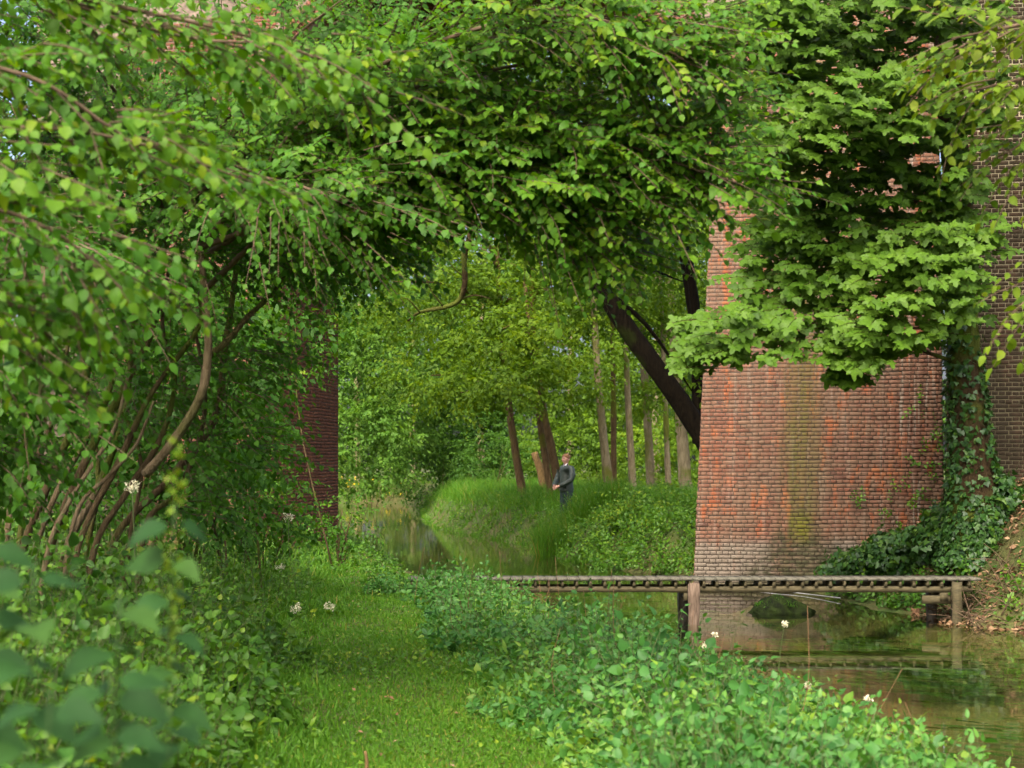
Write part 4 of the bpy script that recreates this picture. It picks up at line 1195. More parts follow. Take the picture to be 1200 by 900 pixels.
def shrub(label, px, py, d, rx, rz, n, leaf, tint, lsize=0.1, L=0.4, K=8, tpl=LEAF_LOW, face=(0, -0.35, 0.2), group='shrubs along the banks', droop=0.25, ns=6):
    c = P(px, py, d)
    t = empty('shrub', (c[0], d, float(ground_z(c[0], d))))
    tag(t, label, 'shrub', group)
    lb, tb = Batch(), Batch()
    root = np.array([c[0], d, float(ground_z(c[0], d)) - 0.05])
    clump_crown(lb, None, [(c, (rx, rx * 0.8, rz), n)], tpl, lsize, K, L, tint, None, face, droop)
    for k in range(ns):
        e = c + rng.uniform(-0.6, 0.6, 3) * [rx, rx * 0.8, rz]
        tube(tb, [root + rng.normal(0, 0.08, 3) * [1, 1, 0], (root + e) / 2 + rng.normal(0, 0.1, 3), e], [0.016, 0.012, 0.006], 5, 4)
    tb.build('branches', M['bark'], t, True)
    lb.build('foliage', M[leaf], t)
shrub('dark rounded shrub overhanging the water at the bend of the stream', 515, 555, 80, 2.2, 1.7, 420, 'far_b', (0.42, 0.2), 0.16, 0.6)
shrub('pale green shrub above the yellow flowers on the far bank', 435, 545, 88, 2.8, 1.5, 380, 'far_b', (0.75, 0.18), 0.16, 0.6)
shrub('deep green shrub in the gap left of the leaning slim trunks', 580, 545, 66, 1.6, 1.4, 300, 'far_b', (0.15, 0.12), 0.13, 0.5)
shrub('low bright shrub right of the standing man', 700, 560, 60, 1.6, 0.9, 240, 'far_a', (0.5, 0.18), 0.12, 0.45)
shrub('leafy shrub at the corner of the brick pier on the grassy bank', 775, 600, 36.5, 1.0, 0.75, 420, 'herb', (0.62, 0.18), 0.075, 0.35, 9)
shrub('bright bush hanging over the water beside the brick pier', 745, 622, 36.0, 0.75, 0.65, 320, 'herb', (0.72, 0.16), 0.07, 0.33, 9)
shrub('shaded bush at the waterline against the brick pier', 790, 640, 35.2, 0.55, 0.5, 220, 'herb', (0.3, 0.16), 0.07, 0.3, 9)
shrub('small bush trailing to the water in the middle of the grassy bank', 700, 632, 37.5, 0.6, 0.42, 200, 'herb', (0.55, 0.16), 0.07, 0.3, 9)

# shrubs and hedge behind the hazel and before the left pier
shrub('shrub with bluish leaves in front of the left brick pier', 270, 480, 21, 0.6, 0.9, 110, 'hazel', (0.30, 0.15), 0.10, 0.4, 9, LEAF_OVAL, ns=1)
shrub('leaf mass against the upper part of the left brick pier', 320, 330, 20, 1.0, 0.8, 200, 'hazel', (0.40, 0.16), 0.10, 0.42, 9, LEAF_OVAL, ns=1)
shrub('low shrub at the foot of the left brick pier', 300, 605, 22, 0.8, 0.4, 200, 'hazel', (0.24, 0.14), 0.09, 0.4, 9, LEAF_OVAL)
shrub('dark hedge shrub seen between the hazel stems', 130, 440, 16.5, 1.7, 1.6, 800, 'hazel', (0.12, 0.12), 0.11, 0.42, 9, LEAF_LOW)
shrub('dark shrub behind the hazel at the left edge', -20, 420, 17, 1.8, 1.7, 600, 'hazel', (0.15, 0.12), 0.11, 0.42, 9, LEAF_LOW)
shrub('dark shrub between the hazel and the left brick pier', 215, 465, 18.5, 0.95, 1.5, 700, 'hazel', (0.16, 0.12), 0.12, 0.42, 9, LEAF_LOW)
shrub('tall dark shrub high behind the hazel stems', 170, 250, 18, 2.2, 1.6, 420, 'hazel', (0.2, 0.13), 0.11, 0.45, 9, LEAF_LOW, ns=1)
shrub('dark tree mass behind the top left leaves', 20, 110, 18, 2.0, 1.3, 520, 'hazel', (0.25, 0.14), 0.12, 0.45, 9, LEAF_LOW, ns=1)
shrub('leaf mass in front of the top of the left brick pier', 270, 60, 19, 1.9, 1.1, 480, 'hazel', (0.35, 0.14), 0.11, 0.45, 9, LEAF_LOW, ns=1)
shrub('ivy dark bush hanging on the corner of the left brick pier', 375, 270, 27, 0.9, 0.9, 220, 'hazel', (0.22, 0.13), 0.10, 0.4, 8, LEAF_LOW, ns=1)
shrub('small leafy bush by the water at the end of the path', 395, 612, 27.5, 0.45, 0.35, 130, 'hazel', (0.3, 0.15), 0.08, 0.3, 8, LEAF_LOW)

lv = empty('ivy', tuple(P(378, 640, 31)))
tag(lv, 'ivy trailing over the edge of the left brick pier beside the path', 'ivy')
lb = Batch()
clump_crown(lb, None, [(P(372, 400, 30.5), (0.75, 0.3, 1.1), 60), (P(340, 540, 29.4), (0.6, 0.3, 0.6), 54), (P(388, 340, 33), (0.4, 0.5, 1.0), 60)], LEAF_LOW, 0.1, 8, 0.35, (0.35, 0.18), None)
lb.build('leaves', M['hazel'], lv)

# far wood closing the view
lb = Batch()
n = 9500
o = np.stack([rng.uniform(-34, 30, n), rng.uniform(104, 128, n), 0.5 + 27 * rng.uniform(0, 1, n) ** 0.85], -1)
o[:, 2] *= 0.75 + 0.25 * np.sin(o[:, 0] * 0.5)
a = nrm(rng.standard_normal((n, 3)) + [0, -0.3, -0.2])
sprays(lb, None, o, a, 1.3, 9, LEAF_LOW, 0.5, None, 0.2, 0.85, (0.5, 0.25), 0.3, 0, 0.4, None, (0, -0.3, 0.4))
wd = lb.build('woodland', M['far_b'], None); tag(wd, 'far green woodland closing the view beyond the stream', 'woodland', kind='stuff')

# ------------------------------------------------------------------ grass and herbs
def blades(lb, pos, h, wdt, tint, lean=0.35, tpl=BLADE3, wind=(0, 0, 0)):
    n = len(pos)
    dv = nrm(np.array([0, 0, 1.0]) + lean * rng.standard_normal((n, 3)) * [1, 1, 0.2] + np.asarray(wind))
    Rm = frames(dv, rng.standard_normal((n, 3)))
    h = np.broadcast_to(h, (n,))
    Rm = Rm.copy(); Rm[:, :, 0] *= (np.broadcast_to(wdt, (n,)) / h)[:, None]
    lb.inst(tpl, pos, Rm, h, tint)

PY = np.array([3, 6, 9, 11, 13, 17, 20.6, 24, 28, 31])
PLx = np.array([-0.9, -0.95, -1.15, -1.4, -1.6, -1.9, -2.05, -2.4, -2.9, -3.2])
PRx = np.array([0.4, 0.35, 0.2, -0.12, -0.5, -0.95, -1.2, -1.45, -1.8, -2.2])
def path_edges(y): return np.interp(y, PY, PLx) + 0.09 * np.sin(1.9 * y) + 0.06 * np.sin(4.3 * y + 1), np.interp(y, PY, PRx) + 0.10 * np.sin(1.5 * y + 0.5) + 0.07 * np.sin(3.7 * y + 2)

# mown grass of the path: many thin blades, finer near the camera
lb = Batch()
n = 175000
y = 6.5 / (1 - rng.uniform(0, 1, n) * (1 - 6.5 / 31.0))
pl, pr = path_edges(y)
xx = rng.uniform(pl - 0.7, pr + 0.7)
patch = 0.5 + 0.5 * np.sin(2.1 * xx + 1.3 * y) * np.sin(1.2 * y - 0.8 * xx)
ed = np.minimum(xx - pl, pr - xx)
hh_ = (0.014 + 0.024 * rng.uniform(0, 1, n) ** 2 + 0.01 * patch) * (1 + 1.8 * sstep(0.05, -0.5, ed)) * (1 + 0.015 * y)
blades(lb, np.stack([xx, y, ground_z(xx, y) - 0.004], -1), hh_, 0.003 + 0.0004 * y, np.clip(0.58 + 0.25 * (patch - 0.5) + 0.2 * rng.standard_normal(n), 0, 1), 0.5)
o = lb.build('grass', M['grass'], None); tag(o, 'short mown grass covering the path', 'grass', kind='stuff')
# worn line: fallen leaves and dry scraps on the path
lb = Batch()
n = 60
y = 8 / (1 - rng.uniform(0, 1, n) * (1 - 8 / 26.0)); pl, pr = path_edges(y); xx = (pl + pr) / 2 + 0.35 * rng.standard_normal(n)
dv = nrm(rng.standard_normal((n, 3)) * [1, 1, 0.3])
lb.inst(LEAF_LOW, np.stack([xx, y, ground_z(xx, y) + 0.03], -1), frames(dv, UP + 0.4 * rng.standard_normal((n, 3))), rng.uniform(0.02, 0.05, n), np.clip(rng.normal(0.6, 0.25, n), 0, 1))
o = lb.build('path_litter', M['litter'], None); tag(o, 'few small brown fallen leaves lying in the path grass', 'leaf litter', kind='stuff')
# clover and small broad leaves in the turf
lb = Batch()
n = 3500
y = 7.5 / (1 - rng.uniform(0, 1, n) * (1 - 7.5 / 22.0)); pl, pr = path_edges(y); xx = rng.uniform(pl - 0.4, pr + 0.4)
dv = nrm(np.stack([rng.standard_normal(n), rng.standard_normal(n), 0.35 + 0.3 * rng.standard_normal(n)], -1))
lb.inst(LEAF_OVAL, np.stack([xx, y, ground_z(xx, y) + rng.uniform(0.0, 0.03, n)], -1), frames(dv, UP + 0.4 * rng.standard_normal((n, 3))), rng.uniform(0.018, 0.045, n), np.clip(rng.normal(0.6, 0.2, n), 0, 1))
o = lb.build('clover', M['herb'], None); tag(o, 'small clover leaves scattered through the path turf', 'clover', kind='stuff')

def herbs(lb, tb, xy, h, K, lsize, tint, tpl=HERBS, lean=0.3, face=(0, -0.3, 0.25), leanv=(0, 0, 0), hang=0.3):
    n = len(xy)
    z = ground_z(xy[:, 0], xy[:, 1])
    o = np.stack([xy[:, 0], xy[:, 1], z - 0.02], -1)
    a = nrm(np.array([0, 0, 1.0]) + lean * rng.standard_normal((n, 3)) * [1, 1, 0.1] + np.asarray(leanv))
    side = nrm(rng.standard_normal((n, 3)) * [1, 1, 0.15])
    sprays(lb, tb, o, a, h, K, tpl, lsize, side, 0.12, 0.95, tint, hang, 0.004, 0.75, None, np.array(face) * 2.0 + UP * 1.0)

# tall herbs between path and hedge on the left
lb, tb = Batch(), Batch()
n = 4600
y = 4.5 / (1 - rng.uniform(0, 1, n) * (1 - 5.0 / 30.0)); pl, pr = path_edges(y)
off = rng.uniform(0, 1, n) ** 0.8 * (2.6 + 0.05 * y)
xx = pl - off
h = (0.10 + 0.62 * sstep(0.0, 0.9, off) + 0.3 * sstep(0.9, 2.2, off)) * rng.uniform(0.55, 1.25, n)
for q, sz_, tt in ((rng.uniform(0, 1, n) < 0.5, 0.05, 0.45), (None, 0.072, 0.58)):
    if q is not None: q0_ = q
    else: q = ~q0_
    herbs(lb, tb, np.stack([xx[q], y[q]], -1), h[q], 11, sz_, (tt, 0.25))
n = 900
y = rng.uniform(4.5, 14, n); pl, pr = path_edges(y); off = rng.uniform(0.2, 2.4, n)
herbs(lb, tb, np.stack([pl - off, y], -1), (0.3 + 0.6 * sstep(0, 1.4, off)) * rng.uniform(0.7, 1.2, n), 10, 0.085, (0.35, 0.2))
# weeds straying over the path
n = 130
y = rng.normal(13.3, 0.4, n); xx = rng.uniform(-1.9, -0.4, n)
herbs(lb, tb, np.stack([xx, y], -1), 0.17 * rng.uniform(0.4, 1.4, n), 7, 0.045, (0.6, 0.28), lean=0.9)
o = lb.build('undergrowth', M['herb'], None); tag(o, 'tangled green herbs and nettles between the path and the hazel', 'undergrowth', kind='stuff')
tb.build('herb_stalks', M['stem_green'], o)
lb = Batch()
n = 16000
y = 5.0 / (1 - rng.uniform(0, 1, n) * (1 - 5.0 / 30.0)); pl, pr = path_edges(y); off = rng.uniform(-0.1, 1, n) * 2.4; xx = pl - off
blades(lb, np.stack([xx, y, ground_z(xx, y)], -1), (0.10 + 0.45 * sstep(0, 1.2, off)) * rng.uniform(0.5, 1.2, n), 0.006 + 0.0004 * y, np.clip(rng.normal(0.5, 0.22, n), 0, 1), 0.35, BLADE)
o = lb.build('long_grass', M['grass'], None); tag(o, 'long grass growing among the herbs left of the path', 'grass', kind='stuff')

# bramble bank between path and stream
lb, tb = Batch(), Batch()
n = 7600
y = 6.5 / (1 - rng.uniform(0, 1, n) * (1 - 6.5 / 24.5)); pl, pr = path_edges(y); xl, _ = shore(y)
wdt_ = np.maximum(0.35, xl + 0.05 - pr)
f_ = rng.uniform(0, 1, n)
xx = pr + 0.05 + f_ * wdt_
lump = 0.75 + 0.3 * np.sin(1.9 * xx + 0.9 * y) * np.sin(1.1 * y - 2.1 * xx + 1)
h = (0.14 + 0.44 * sstep(0.0, 0.25, f_) - 0.2 * sstep(0.45, 1.0, f_)) * rng.uniform(0.45, 1.2, n) * lump
ls = rng.uniform(0, 1, n)
patt = np.sin(1.1 * xx + 0.8 * y + 1.0) * np.sin(0.9 * y - 1.7 * xx) + 0.5 * sstep(13, 9, y)
for lo_, hi_, size, K, tt, tp in ((0, 0.4, 0.050, 12, 0.5, HERBS), (0.4, 0.65, 0.072, 11, 0.6, LEAF_LANCE), (0.65, 0.85, 0.064, 10, 0.45, HAZELS), (0.85, 1.01, 0.088, 8, 0.35, HERBS)):
    q = (ls >= lo_) & (ls < hi_)
    herbs(lb, tb, np.stack([xx[q], y[q]], -1), h[q] * (1.15 if lo_ == 0.4 else 1.0), K, size, ((tt + 0.28 * patt[q])[:, None], 0.22), tp, 0.5)
# arching sprays over the water edge
n = 260
y = rng.uniform(8, 23, n); xl, _ = shore(y)
xx = xl + rng.uniform(-0.5, 0.0, n)
herbs(lb, tb, np.stack([xx, y], -1), rng.uniform(0.25, 0.55, n), 9, 0.062, (0.65, 0.2), HERBS, 0.5, leanv=(0.5, -0.1, 0))
# grass and weeds hiding the landing of the bridge
n = 260
herbs(lb, tb, np.stack([rng.uniform(-1.9, -0.4, n), rng.uniform(21.2, 22.4, n)], -1), rng.uniform(0.12, 0.34, n), 10, 0.06, (0.5, 0.2), HERBS, 0.4)
# taller clump where the bank meets the bridge
n = 420
y = rng.normal(20.3, 1.0, n); xx = np.interp(y, PY, PRx) + 0.2 + rng.uniform(0, 1, n) * 0.8 * (np.interp(y, LY, LX) - np.interp(y, PY, PRx))
herbs(lb, tb, np.stack([xx, y], -1), rng.uniform(0.3, 0.62, n), 11, 0.066, (0.48, 0.2), HERBS, 0.45)
n = 36
y = rng.uniform(9, 22, n); pl, pr = path_edges(y); xl, _ = shore(y); xx = pr + rng.uniform(0.05, 0.95, n) * (xl - pr)
db = Batch()
for k in range(n):
    p0 = np.array([xx[k], y[k], float(ground_z(xx[k], y[k]))]); tp = p0 + np.array([rng.normal(0, 0.15), rng.normal(0, 0.12), rng.uniform(0.45, 0.8)])
    tube(db, [p0, (p0 + tp) / 2 + rng.normal(0, 0.03, 3), tp], [0.003, 0.0022, 0.0015], 4, 3)
o = lb.build('bramble_bank', M['bramble'], None); tag(o, 'dense leafy brambles on the bank between grass path and water', 'brambles', kind='stuff')
tb.build('bramble_stalks', M['stem_green'], o)
db.build('dry_stalks', M['litter'], o)

# tall grass on the far bank where the man stands
lb = Batch()
n = 34000
y = 33 + 50 * rng.uniform(0, 1, n) ** 1.4; _, xr = shore(y); dr = rng.uniform(0, 1, n) ** 1.3 * 7; xx = xr + dr - 0.15
keep = ~((xx / y > 0.055) & (y < 40)); xx, y, dr = xx[keep], y[keep], dr[keep]; n = len(xx)
h = (0.12 + 0.45 * sstep(0.1, 1.8, dr)) * rng.uniform(0.6, 1.25, n)
blades(lb, np.stack([xx, y, ground_z(xx, y)], -1), h, 0.020, np.clip(rng.normal(0.6, 0.2, n), 0, 1), 0.3, BLADE3, (-0.12, -0.1, 0))
n = 5000
xx = rng.uniform(0.6, 2.6, n); y = rng.uniform(39.3, 41.6, n)
blades(lb, np.stack([xx, y, ground_z(xx, y)], -1), rng.uniform(0.45, 0.95, n), 0.018, np.clip(rng.normal(0.6, 0.2, n), 0, 1), 0.2)
o = lb.build('bank_grass', M['grass'], None); tag(o, 'tall soft grass on the far bank in front of the standing man', 'grass', kind='stuff')
lb, tb = Batch(), Batch()
n = 1300
y = rng.uniform(33.5, 56, n); _, xr = shore(y); dr = rng.uniform(0, 1, n) * 3.5; xx = xr + dr
herbs(lb, None, np.stack([xx, y], -1), rng.uniform(0.15, 0.55, n), 9, 0.10, (0.6, 0.22), LEAF_LOW, 0.4)
# tall weeds round the man's legs, and the steep bank beside the pier
n = 420
herbs(lb, None, np.stack([rng.uniform(0.75, 2.3, n), rng.uniform(39.6, 41.5, n)], -1), rng.uniform(0.5, 0.95, n), 11, 0.085, (0.62, 0.2), LEAF_LOW, 0.22)
n = 900
y = rng.uniform(31, 37, n); _, xr = shore(y)
herbs(lb, None, np.stack([xr + rng.uniform(-0.1, 1.2, n), y], -1), rng.uniform(0.3, 0.8, n), 10, 0.09, (0.5, 0.22), LEAF_LOW, 0.5, leanv=(-0.3, -0.2, 0))
# ragged left bank beyond the path
n = 900
y = rng.uniform(25, 60, n); xl, _ = shore(y); xx = xl - 0.1 - rng.uniform(0, 1, n) * 2.0
herbs(lb, None, np.stack([xx, y], -1), rng.uniform(0.08, 0.28, n), 9, 0.08, (0.42, 0.2), LEAF_LOW, 0.4)
o = lb.build('bank_herbs', M['herb'], None); tag(o, 'leafy weeds fringing both banks beyond the footbridge', 'weeds', kind='stuff')

# reeds and yellow flags on the far shore
lb, fb = Batch(), Batch()
n = 9000
xx = rng.uniform(-16, -5.0, n); y = rng.uniform(95, 104, n)
blades(lb, np.stack([xx, y, np.full(n, -0.45)], -1), rng.uniform(0.6, 1.3, n), 0.05, np.clip(rng.normal(0.75, 0.2, n), 0, 1), 0.2)
o = lb.build('reeds', M['grass'], None); tag(o, 'bright reeds on the far shore at the bend', 'reeds', kind='stuff')
n = 150
c = np.stack([rng.uniform(-13, -5.6, n), rng.uniform(94.8, 99, n), rng.uniform(-0.1, 0.95, n)], -1)
for k in range(4):
    dv = nrm(rng.standard_normal((n, 3)) + [0, -0.4, 0.2])
    fb.inst(LEAF_LOW, c, frames(dv, rng.standard_normal((n, 3)) + [0, -1, 0.3]), rng.uniform(0.07, 0.15, n), rng.uniform(0, 1, n))
o = fb.build('yellow_flowers', M['yellow'], None); tag(o, 'scattered yellow flowers along the far reedy shore', 'flowers', kind='stuff')

# right bank: leaf litter, twigs and small plants
lb = Batch()
n = 7000
y = rng.uniform(20, 26, n); xx = rng.uniform(5.6, 9.0, n)
z = ground_z(xx, y); keep = z > WATER_Z - 0.05
xx, y, z = xx[keep], y[keep], z[keep]; n = len(xx)
dv = nrm(rng.standard_normal((n, 3)) * [1, 1, 0.35])
lb.inst(LEAF_LOW, np.stack([xx, y, z + 0.012], -1), frames(dv, UP + 0.45 * rng.standard_normal((n, 3))), rng.uniform(0.05, 0.11, n), np.clip(rng.normal(0.5, 0.28, n), 0, 1))
o = lb.build('leaf_litter', M['litter'], None); tag(o, 'brown fallen leaves covering the right bank by the bridge end', 'leaf litter', kind='stuff')
tb = Batch()
for k in range(70):
    x0, y0 = rng.uniform(5.9, 6.7), rng.uniform(21.8, 23.2)
    p0 = np.array([x0, y0, float(ground_z(x0, y0)) + 0.03]); dv = nrm(rng.standard_normal(3) * [1, 0.6, 0.5] + [0, 0, 0.3])
    tube(tb, [p0, p0 + dv * 0.2 + [0, 0, 0.02], p0 + dv * rng.uniform(0.3, 0.6)], [0.007, 0.006, 0.003], 4, 3)
o = tb.build('fallen_twigs', M['twig'], None); tag(o, 'tangle of dry twigs on the right bank under the bridge end', 'twigs', kind='stuff')
lb, tb = Batch(), Batch()
for cx, cy, n, hh_, tt in [(6.75, 22.0, 40, 0.32, 0.6), (7.1, 22.4, 40, 0.4, 0.5), (7.2, 21.4, 36, 0.3, 0.45), (6.3, 23.9, 60, 0.4, 0.25), (5.3, 24.6, 90, 0.3, 0.25), (4.6, 25.2, 70, 0.28, 0.25), (5.9, 24.4, 80, 0.35, 0.3), (4.1, 26.6, 40, 0.25, 0.3), (5.6, 26, 120, 0.5, 0.4), (4.9, 26.9, 90, 0.45, 0.45)]:
    xy = np.stack([cx + 0.32 * rng.standard_normal(n), cy + 0.25 * rng.standard_normal(n)], -1)
    xy = xy[ground_z(xy[:, 0], xy[:, 1]) > WATER_Z + 0.01]
    if len(xy): herbs(lb, tb, xy, hh_ * rng.uniform(0.6, 1.2, len(xy)), 9, 0.08, (tt, 0.2), HERBS, 0.5)
o = lb.build('bank_plants', M['herb'], None); tag(o, 'leafy plants rooting along the right bank below the ivy', 'plants', kind='stuff')
tb.build('stalks', M['stem_green'], o)

# water weed streaming under the surface
lb = Batch()
for cx, cy, sx_, sy_, n in [(5.2, 18.8, 1.3, 0.7, 1500), (3.8, 21.2, 0.9, 0.35, 500), (1.6, 25.5, 0.9, 1.2, 800), (5.5, 14.5, 1.4, 0.6, 500), (0.2, 30, 0.8, 2, 500)]:
    pos = np.stack([cx + sx_ * rng.standard_normal(n), cy + sy_ * rng.standard_normal(n), np.full(n, WATER_Z - 0.16)], -1)
    pos[:, 2] -= rng.uniform(-0.08, 0.16, n)
    gz = ground_z(pos[:, 0], pos[:, 1]); pos = pos[gz < WATER_Z - 0.15]; n = len(pos)
    dv = nrm(np.array([0.9, -0.5, 0.0]) + 0.25 * rng.standard_normal((n, 3)) * [1, 1, 0.1])
    Rm = frames(dv, UP + 0.3 * rng.standard_normal((n, 3))); Rm[:, :, 0] *= 0.07
    bl = (BLADE3[0] * [1, 1, 0.05], BLADE3[1])
    lb.inst(bl, pos, Rm, rng.uniform(0.25, 0.6, n), np.clip(rng.normal(0.5, 0.25, n), 0, 1))
o = lb.build('water_weed', M['weed'], None); tag(o, 'green weed streaming below the surface of the shallow water', 'water weed', kind='stuff')

# ------------------------------------------------------------------ near nettles, out of focus at the lower left
M['nettle_stem'] = plain_mat('nettle_stem', (0.012, 0.035, 0.008), (0.03, 0.055, 0.012), 10, 0.7, 0.15)
def nettle(label, base, top, leaves, lsize, flower=False):
    t = empty('nettle_plant', tuple(base))
    tag(t, label, 'plant', 'near nettle plants')
    base, top = np.asarray(base), np.asarray(top)
    bt = Batch(); tube(bt, [base, (base + top) / 2 + rng.normal(0, 0.02, 3), top], [0.003, 0.0025, 0.0015], 6, 6); bt.build('stem', M['nettle_stem'], t, True)
    tpl = leaf_tpl([0.12, 0.3, 0.5, 0.68, 0.85], [0.2, 0.33, 0.30, 0.22, 0.12], 0.16, 0.3)
    var = []
    for k in range(6):
        b_ = Batch(); b_.add(tpl[0], tpl[1], 0.25 + 0.1 * k); var.append(b_.mesh('leaf', M['nettle']))
    inv = t.matrix_basis.inverted()
    for k in range(leaves):
        u = 0.45 + 0.55 * (k // 2 * 2 + 1) / leaves
        p = base + (top - base) * u
        an = (k % 2) * math.pi + (k // 2) * 1.35 + rng.normal(0, 0.25)
        dv = nrm(np.array([math.cos(an), math.sin(an), -0.15 + rng.normal(0, 0.15)]))
        R = frames(dv[None], (UP + np.array([0.1, -0.6, 0]) + 0.2 * rng.standard_normal(3))[None])[0]
        s_ = 1.0 * lsize * (1.4 - 0.65 * u) * rng.uniform(0.8, 1.15)
        o = bpy.data.objects.new('leaf', var[k % 6]); COL.objects.link(o); o.parent = t; o.matrix_parent_inverse = inv
        M4 = np.eye(4); M4[:3, :3] = R * s_; M4[:3, 3] = p + dv * 0.015; o.matrix_basis = Matrix(M4.tolist())
    if flower:
        fb = Batch(); n = 130
        u = rng.uniform(0.78, 1.06, n); pos = base + (top - base) * u[:, None] + rng.normal(0, 0.008, (n, 3))
        fb.inst(LEAF_LOW, pos, frames(rng.standard_normal((n, 3)), rng.standard_normal((n, 3))), rng.uniform(0.008, 0.02, n), rng.uniform(0.8, 1, n))
        fb.build('flower_spike', M['herb'], t)
def npos(px, py, d):
    p = P(px, py, d); return p
for label, bx, tx, ty, d, nl, ls, fl in [
    ('blurred nettle with a pale flower spike, rightmost of the near plants', 170, 205, 590, 3.0, 26, 0.095, True),
    ('blurred nettle at the lower left with broad leaves over the grass', 80, 140, 690, 2.7, 24, 0.115, False),
    ('blurred nettle in the very bottom left corner', -10, 40, 660, 2.6, 26, 0.105, False),
    ('low blurred nettle at the bottom edge right of the corner plants', 110, 130, 780, 2.5, 22, 0.10, False),
    ('blurred nettle cut by the left edge above the corner', -60, -15, 620, 3.0, 26, 0.105, False),
    ('low blurred nettle at the bottom edge between the corner and the grass', 190, 200, 830, 2.9, 20, 0.095, False),
    ('lowest blurred nettle half below the picture in the corner', 20, 60, 800, 2.3, 20, 0.10, False)]:
    top = P(tx, ty, d); b0 = P(bx, ty, d + 0.1); b0[2] = float(ground_z(b0[0], b0[1])) - 0.02
    nettle(label, b0, top, nl, ls, fl)

# ------------------------------------------------------------------ meadowsweet
def meadowsweet(label, px, py, d, size):
    top = P(px, py, d)
    b0 = np.array([top[0] + rng.normal(0, 0.05), d + 0.05, 0.0]); b0[2] = float(ground_z(b0[0], b0[1])) - 0.02
    t = empty('meadowsweet', tuple(b0)); tag(t, label, 'flower', 'cream meadowsweet flowers')
    bt = Batch(); tube(bt, [b0, (b0 + top) / 2 + rng.normal(0, 0.03, 3), top], [0.005, 0.004, 0.003], 5, 4); bt.build('stem', M['stem_green'], t)
    fb = Batch(); n = 90
    cl, _ = in_ellipsoid(7, top, np.array([size, size, size * 0.6]))
    pos = cl[rng.integers(0, 7, n)] + rng.normal(0, size * 0.22, (n, 3))
    fb.inst(LEAF_LOW, pos, frames(rng.standard_normal((n, 3)), rng.standard_normal((n, 3)) + UP), rng.uniform(0.012, 0.028, n) , rng.uniform(0, 1, n))
    fb.build('flower_head', M['flower'], t, False, 'stuff')
    lb = Batch(); sprays(lb, None, np.repeat(((b0 + top) / 2)[None], 3, 0), nrm(rng.standard_normal((3, 3)) * [1, 1, 0.2]), 0.16, 5, LEAF_OVAL, 0.05, None, 0.2, 0.8, (0.5, 0.2)); lb.build('leaves', M['herb'], t)
for label, px, py, d, s_ in [
    ('cream flower head at the path edge, right one of a pair', 386, 709, 17.5, 0.06), ('cream flower head at the path edge, left one of a pair', 347, 713, 17.0, 0.06),
    ('cream flower spray below the hazel stems', 155, 572, 10.5, 0.055), ('tall cream flower in the herbs left of the path', 338, 605, 21, 0.08),
    ('faint cream flower low in the herbs beside the path', 328, 665, 19, 0.05), ('cream flower near the bottom of the herbs', 290, 787, 11.5, 0.035),
    ('small cream flower over the water above the brambles, left', 838, 744, 15, 0.022), ('small cream flower over the water beneath the boulder', 919, 732, 15, 0.03),
    ('cream flower on the longest bramble shoot over the water', 1019, 820, 12, 0.035), ('cream flower in the brambles left of the longest shoot', 947, 803, 12.4, 0.03),
    ('cream flower in the middle of the brambles', 726, 795, 13, 0.04), ('cream flower at the crest of the brambles by the bridge post', 826, 756, 14.5, 0.03)]:
    meadowsweet(label, px, py, d, s_)

# stick standing in the path
bt = Batch(); tube(bt, [P(429, 905, 8.95), P(430, 893, 8.95), P(428, 880, 8.95)], [0.012, 0.010, 0.008], 6, 3)
o = bt.build('stick', M['deadwood'], None, True); tag(o, 'short pale stick poking out of the path grass', 'stick')

# ------------------------------------------------------------------ the man on the far bank
MD = 42.0
mb = np.array([(664 - 600) / F * MD, MD, 0.0]); mb[2] = float(ground_z(mb[0], MD))
man = empty('person', tuple(mb))
tag(man, 'person in a dark green jacket standing on the far bank with hands held in front', 'person')
FWD = nrm(np.array([-0.80, -0.60, 0])); RGT = np.array([-FWD[1] * -1, 0, 0])
RGT = nrm(np.cross(FWD, UP))
def mp(x, y, z): return tuple(mb + RGT * x + FWD * y + UP * z)
def skin(name, verts, edges, mat, parent, sub=2):
    me = bpy.data.meshes.new(name)
    me.from_pydata([mp(*v[:3]) for v in verts], edges, [])
    me.materials.append(mat)
    o = bpy.data.objects.new(name, me)
    link(o, parent)
    md = o.modifiers.new('skin', 'SKIN'); md.use_smooth_shade = True
    o.modifiers.new('sub', 'SUBSURF').levels = sub
    o.modifiers['sub'].render_levels = sub
    for i, v in enumerate(verts):
        r = v[3]; r2 = v[4] if len(v) > 4 else r
        me.skin_vertices[0].data[i].radius = (r, r2)
        me.skin_vertices[0].data[i].use_root = (i == 0)
    return o
def chain(verts, edges, start, pts):
    prev = start
    for p in pts:
        verts.append(p); edges.append((prev, len(verts) - 1)); prev = len(verts) - 1
    return prev
M['skin'] = plain_mat('skin', (0.46, 0.24, 0.17), (0.56, 0.31, 0.22), 9, 0.55, 0.35, bs=0.05)
M['jacket'] = plain_mat('waxed_jacket', (0.010, 0.018, 0.012), (0.035, 0.050, 0.035), 7, 0.5, 0.4, bs=0.8, bd=0.02)
M['trousers'] = plain_mat('dark_trousers', (0.012, 0.022, 0.025), (0.03, 0.045, 0.045), 12, 0.8, 0.2)
M['hair'] = plain_mat('auburn_hair', (0.10, 0.045, 0.015), (0.24, 0.12, 0.045), 40, 0.6, 0.3)
M['shirt'] = plain_mat('white_shirt', (0.62, 0.62, 0.62), (0.75, 0.75, 0.74), 20, 0.8, 0.2, bs=0.1)
M['collar'] = plain_mat('navy_cord_collar', (0.012, 0.014, 0.022), (0.03, 0.03, 0.045), 30, 0.9, 0.1)
